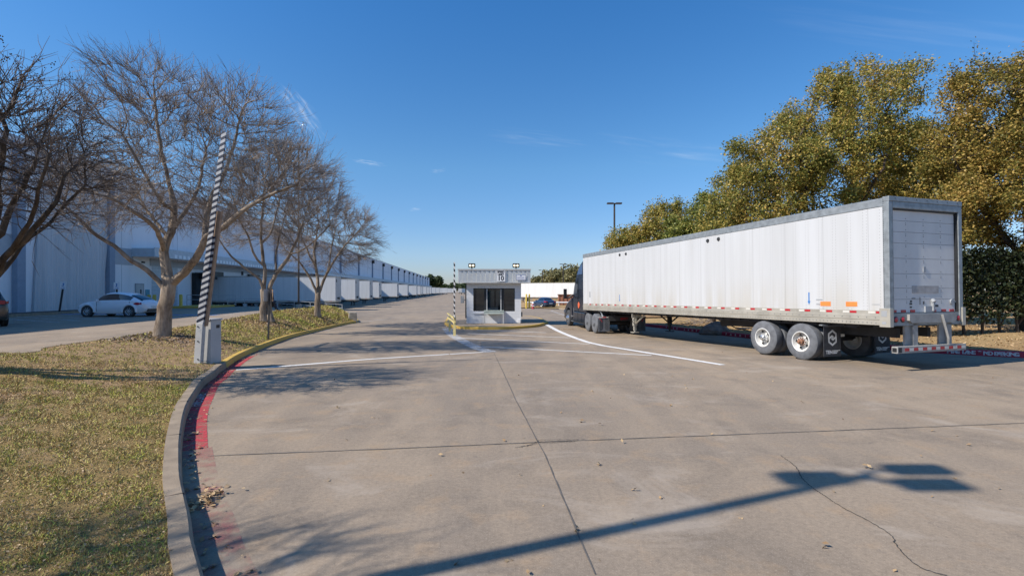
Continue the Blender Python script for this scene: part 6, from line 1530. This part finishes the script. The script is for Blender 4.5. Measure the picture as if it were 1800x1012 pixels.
row([(1018, 128, 9.6, 5.5), (1002, 132, 9.2, 5.5), (986, 126, 8.6, 5.5), (972, 138, 8.2, 5.5), (958, 150, 7.4, 5), (944, 158, 6.6, 5), (932, 170, 6.2, 5), (920, 185, 6.0, 5)], 'leaf_far', .30, 'olive trees beyond the parked white trailer',
    ['tallest olive tree beyond the parked trailer, touching the truck cab', 'olive tree beyond the parked trailer, second left of the truck cab', 'rounded olive tree behind the distant pole right of the guard house', 'olive tree beyond the parked trailer, midway between guard house and cab', 'low olive tree behind the small single-arm lamp post', 'low olive tree beyond the trailer, third right of the guard house', 'low olive tree beyond the trailer, second right of the guard house', 'low green-olive tree touching the right roof edge of the guard house'], 60, 5200)
row([(762, 420, 17, 9), (745, 470, 16, 10)], 'leaf_farg', .8, 'green trees at the far end of the warehouse', ['round dark green tree just past the far end of the warehouse', 'dark green tree half hidden by the far warehouse end'], 80)
fr = [(775, 640, 11, 14), (788, 620, 12, 14), (800, 600, 12.5, 14), (812, 600, 12, 14), (824, 590, 12, 14), (838, 600, 12, 14), (852, 620, 13, 14), (868, 600, 12, 14), (885, 590, 12, 14), (902, 600, 12, 14)]
fl = [f'low green tree closing the yard, {a} from the warehouse end' for a in ('first', 'second', 'third', 'fourth', 'fifth')] + [f'low green tree far behind the guard house, {a} from its left side' for a in ('first', 'second', 'third', 'fourth', 'fifth')]
row(fr, 'leaf_farg', 1.0, 'far green trees closing the end of the yard', fl, 90, 3500)
# right background beyond the hedge, several trees standing off the lawn
bg_ = [(1130, 70, 6, 4), (1185, 75, 6.5, 4.5), (1250, 68, 6, 4), (1330, 60, 6, 4), (1400, 58, 6, 4), (1500, 60, 6.5, 4.5), (1600, 60, 6, 4), (1700, 62, 7, 5), (1790, 60, 7, 5), (1880, 60, 7, 5)]
row(bg_, 'leaf_far', .22, 'low olive trees beyond the roadside lawn', [f'low olive tree beyond the roadside lawn, {a} of ten counted from the truck cab' for a in ('first', 'second', 'third', 'fourth', 'fifth', 'sixth', 'seventh', 'eighth', 'ninth', 'last')], 120, 3000)
# brush pile on the lawn beneath the trailer view
mb = MB(); rr_ = random.Random(5)
for k in range(260):
    x = rr_.uniform(10.5, 17.5); y = 30 + rr_.uniform(-1.0, 1.2); z = rz(x, y) + rr_.uniform(.02, .55) * (1 - abs(x - 14) / 5); a = rr_.uniform(0, 6.3); l = rr_.uniform(.3, 1.1)
    mb.tube([(x, y, z), (x + math.cos(a) * l, y + math.sin(a) * l * .5, z + rr_.uniform(-.15, .3))], .014, 3, cap=False)
o = mb.build('brush_pile', 'twig', None); tag(o, 'heap of dry branches on the lawn seen beneath the semi-trailer', 'brush pile', kind='stuff')

# ------------------------------------------------------------------ grass, litter and fallen leaves
rng = np.random.default_rng(77)
def scatter_lawn(n, near_pow, bvh, region, size, dy=0.0):
    out = []
    while len(out) < n:
        t = rng.random() ** near_pow; y = region[2] + (region[3] - region[2]) * t; lo = max(region[0], -1.2 * y - 1.6); x = lo + (region[1] - lo) * rng.random()
        h = bvh.ray_cast(Vector((x, y, 20)), Vector((0, 0, -1)))
        if h[0] is not None: out.append((x, y, h[0].z))
    return np.array(out)
def blades(C0, L, wd, rng, lay=.9):
    n = len(C0); d = rng.normal(size=(n, 3)); d[:, 2] = np.abs(d[:, 2]) * (1 / lay) + .12; d /= np.linalg.norm(d, axis=1, keepdims=True); l = (L * rng.uniform(.5, 1.4, n))[:, None]
    sd_ = np.cross(d, rng.normal(size=(n, 3))); sd_ /= np.linalg.norm(sd_, axis=1, keepdims=True); w_ = wd
    V = np.stack([C0 - sd_ * w_, C0 + sd_ * w_, C0 + d * l * .6 + sd_ * w_ * .7 , C0 + d * l + np.array([0, 0, -.3]) * l * .3], 1).reshape(-1, 3)
    return V, np.arange(4 * n).reshape(-1, 4)
keepb = None
C1 = np.vstack([scatter_lawn(175000, 1.5, LB, (-14, 0, 2.6, 11), 1), scatter_lawn(42000, 1.2, LB, (-18, 0, 9.5, 39), 1)]); L = .022 + .0032 * C1[:, 1]; wv = .0016 + .0005 * C1[:, 1]
cl = np.sin(C1[:, 0] * 9.1 + np.sin(C1[:, 1] * 7.3) * 2) + np.sin(C1[:, 1] * 8.7 + C1[:, 0] * 3.1 + 1) + .8 * np.sin(C1[:, 0] * 23 + C1[:, 1] * 19)
L = L * np.clip(1.0 + .22 * cl, .5, 1.8)
md = (cl < -1.2) & (rng.random(len(C1)) < .35); C1 = C1[~md]; L = L[~md]; wv = wv[~md]
md = ((C1[:, 1] > 9.3) & (C1[:, 1] < 15.5) & (rng.random(len(C1)) < .55)); C1 = C1[~md]; L = L[~md]; wv = wv[~md]
V, Fc = blades(C1 - np.array([0, 0, .006]), L, wv[:, None], rng); tag(npmesh('grass', V, Fc, 'grassb'), 'dry yellow-green lawn grass on the near island', 'grass', kind='stuff')
C2 = scatter_lawn(20000, 1.2, LB, (-16, 0, 2.6, 30), 1)
tb = [lat(285, 590), lat(468, 565), lat(558, 556)]; ex = []
for t_ in tb:
    for q_ in range(2600):
        x = t_.x + rng.normal(0, 1.3); y = t_.y + rng.normal(0, .9); h = LB.ray_cast(Vector((x, y, 20)), Vector((0, 0, -1)))
        if h[0] is not None: ex.append((x, y, h[0].z + .01))
V, Fc = leaves(rng, np.array(ex), len(ex), .01, .04, 1.0); tag(npmesh('leaf_litter', V, Fc, 'mulch_l'), 'brown bark and leaf litter round the three leafless trees', 'leaf litter', kind='stuff')
V, Fc = leaves(rng, C2 + np.array([0, 0, .012]), len(C2), .01, .0105, 1.2); tag(npmesh('leaf_litter', V, Fc, 'litter'), 'dry leaf litter scattered over the island lawn', 'leaf litter', kind='stuff')
out = []
while len(out) < 16000:
    x = rng.uniform(9, 34); y = rng.uniform(11, 31); h = RB.ray_cast(Vector((x, y, 20)), Vector((0, 0, -1)))
    if h[0] is not None: out.append((x, y, h[0].z + .01))
V, Fc = leaves(rng, np.array(out), 16000, .02, .045, 1.0); tag(npmesh('leaf_litter', V, Fc, 'litter'), 'fallen leaves strewn over the roadside lawn under the autumn trees', 'leaf litter', kind='stuff')
# gutter debris and single leaves on the pavement
pp = []
for i in range(420):
    k = int(rng.random() ** 1.2 * 70) + 22; p = KL[min(k, len(KL) - 1)] + KN[min(k, len(KL) - 1)] * float(abs(rng.normal(0, .10)) + .01); pp.append((p.x, p.y, gz(p.x, p.y) + .012))
c = at(345, 885); 
for i in range(240): pp.append((c.x + rng.normal(0, .07) + .03, c.y + rng.normal(0, .13), gz(c.x, c.y) + .012 + abs(rng.normal(0, .012))))
c = at(1000, 579)
for i in range(260): pp.append((c.x + rng.normal(0, .5), c.y + rng.normal(0, .25), gz(c.x, c.y) + .014))
for i in range(200):
    y = 3 + 22 * rng.random() ** 1.4; x = rng.uniform(-.45, 1.0) * y
    if on_lawn(x, y): continue
    pp.append((x, y, gz(x, y) + .012))
V, Fc = leaves(rng, np.array(pp), len(pp), .012, .024, 1.6); tag(npmesh('fallen_leaves', V, Fc, 'litter'), 'small brown leaves scattered over the pavement and gutter', 'fallen leaves', kind='stuff')
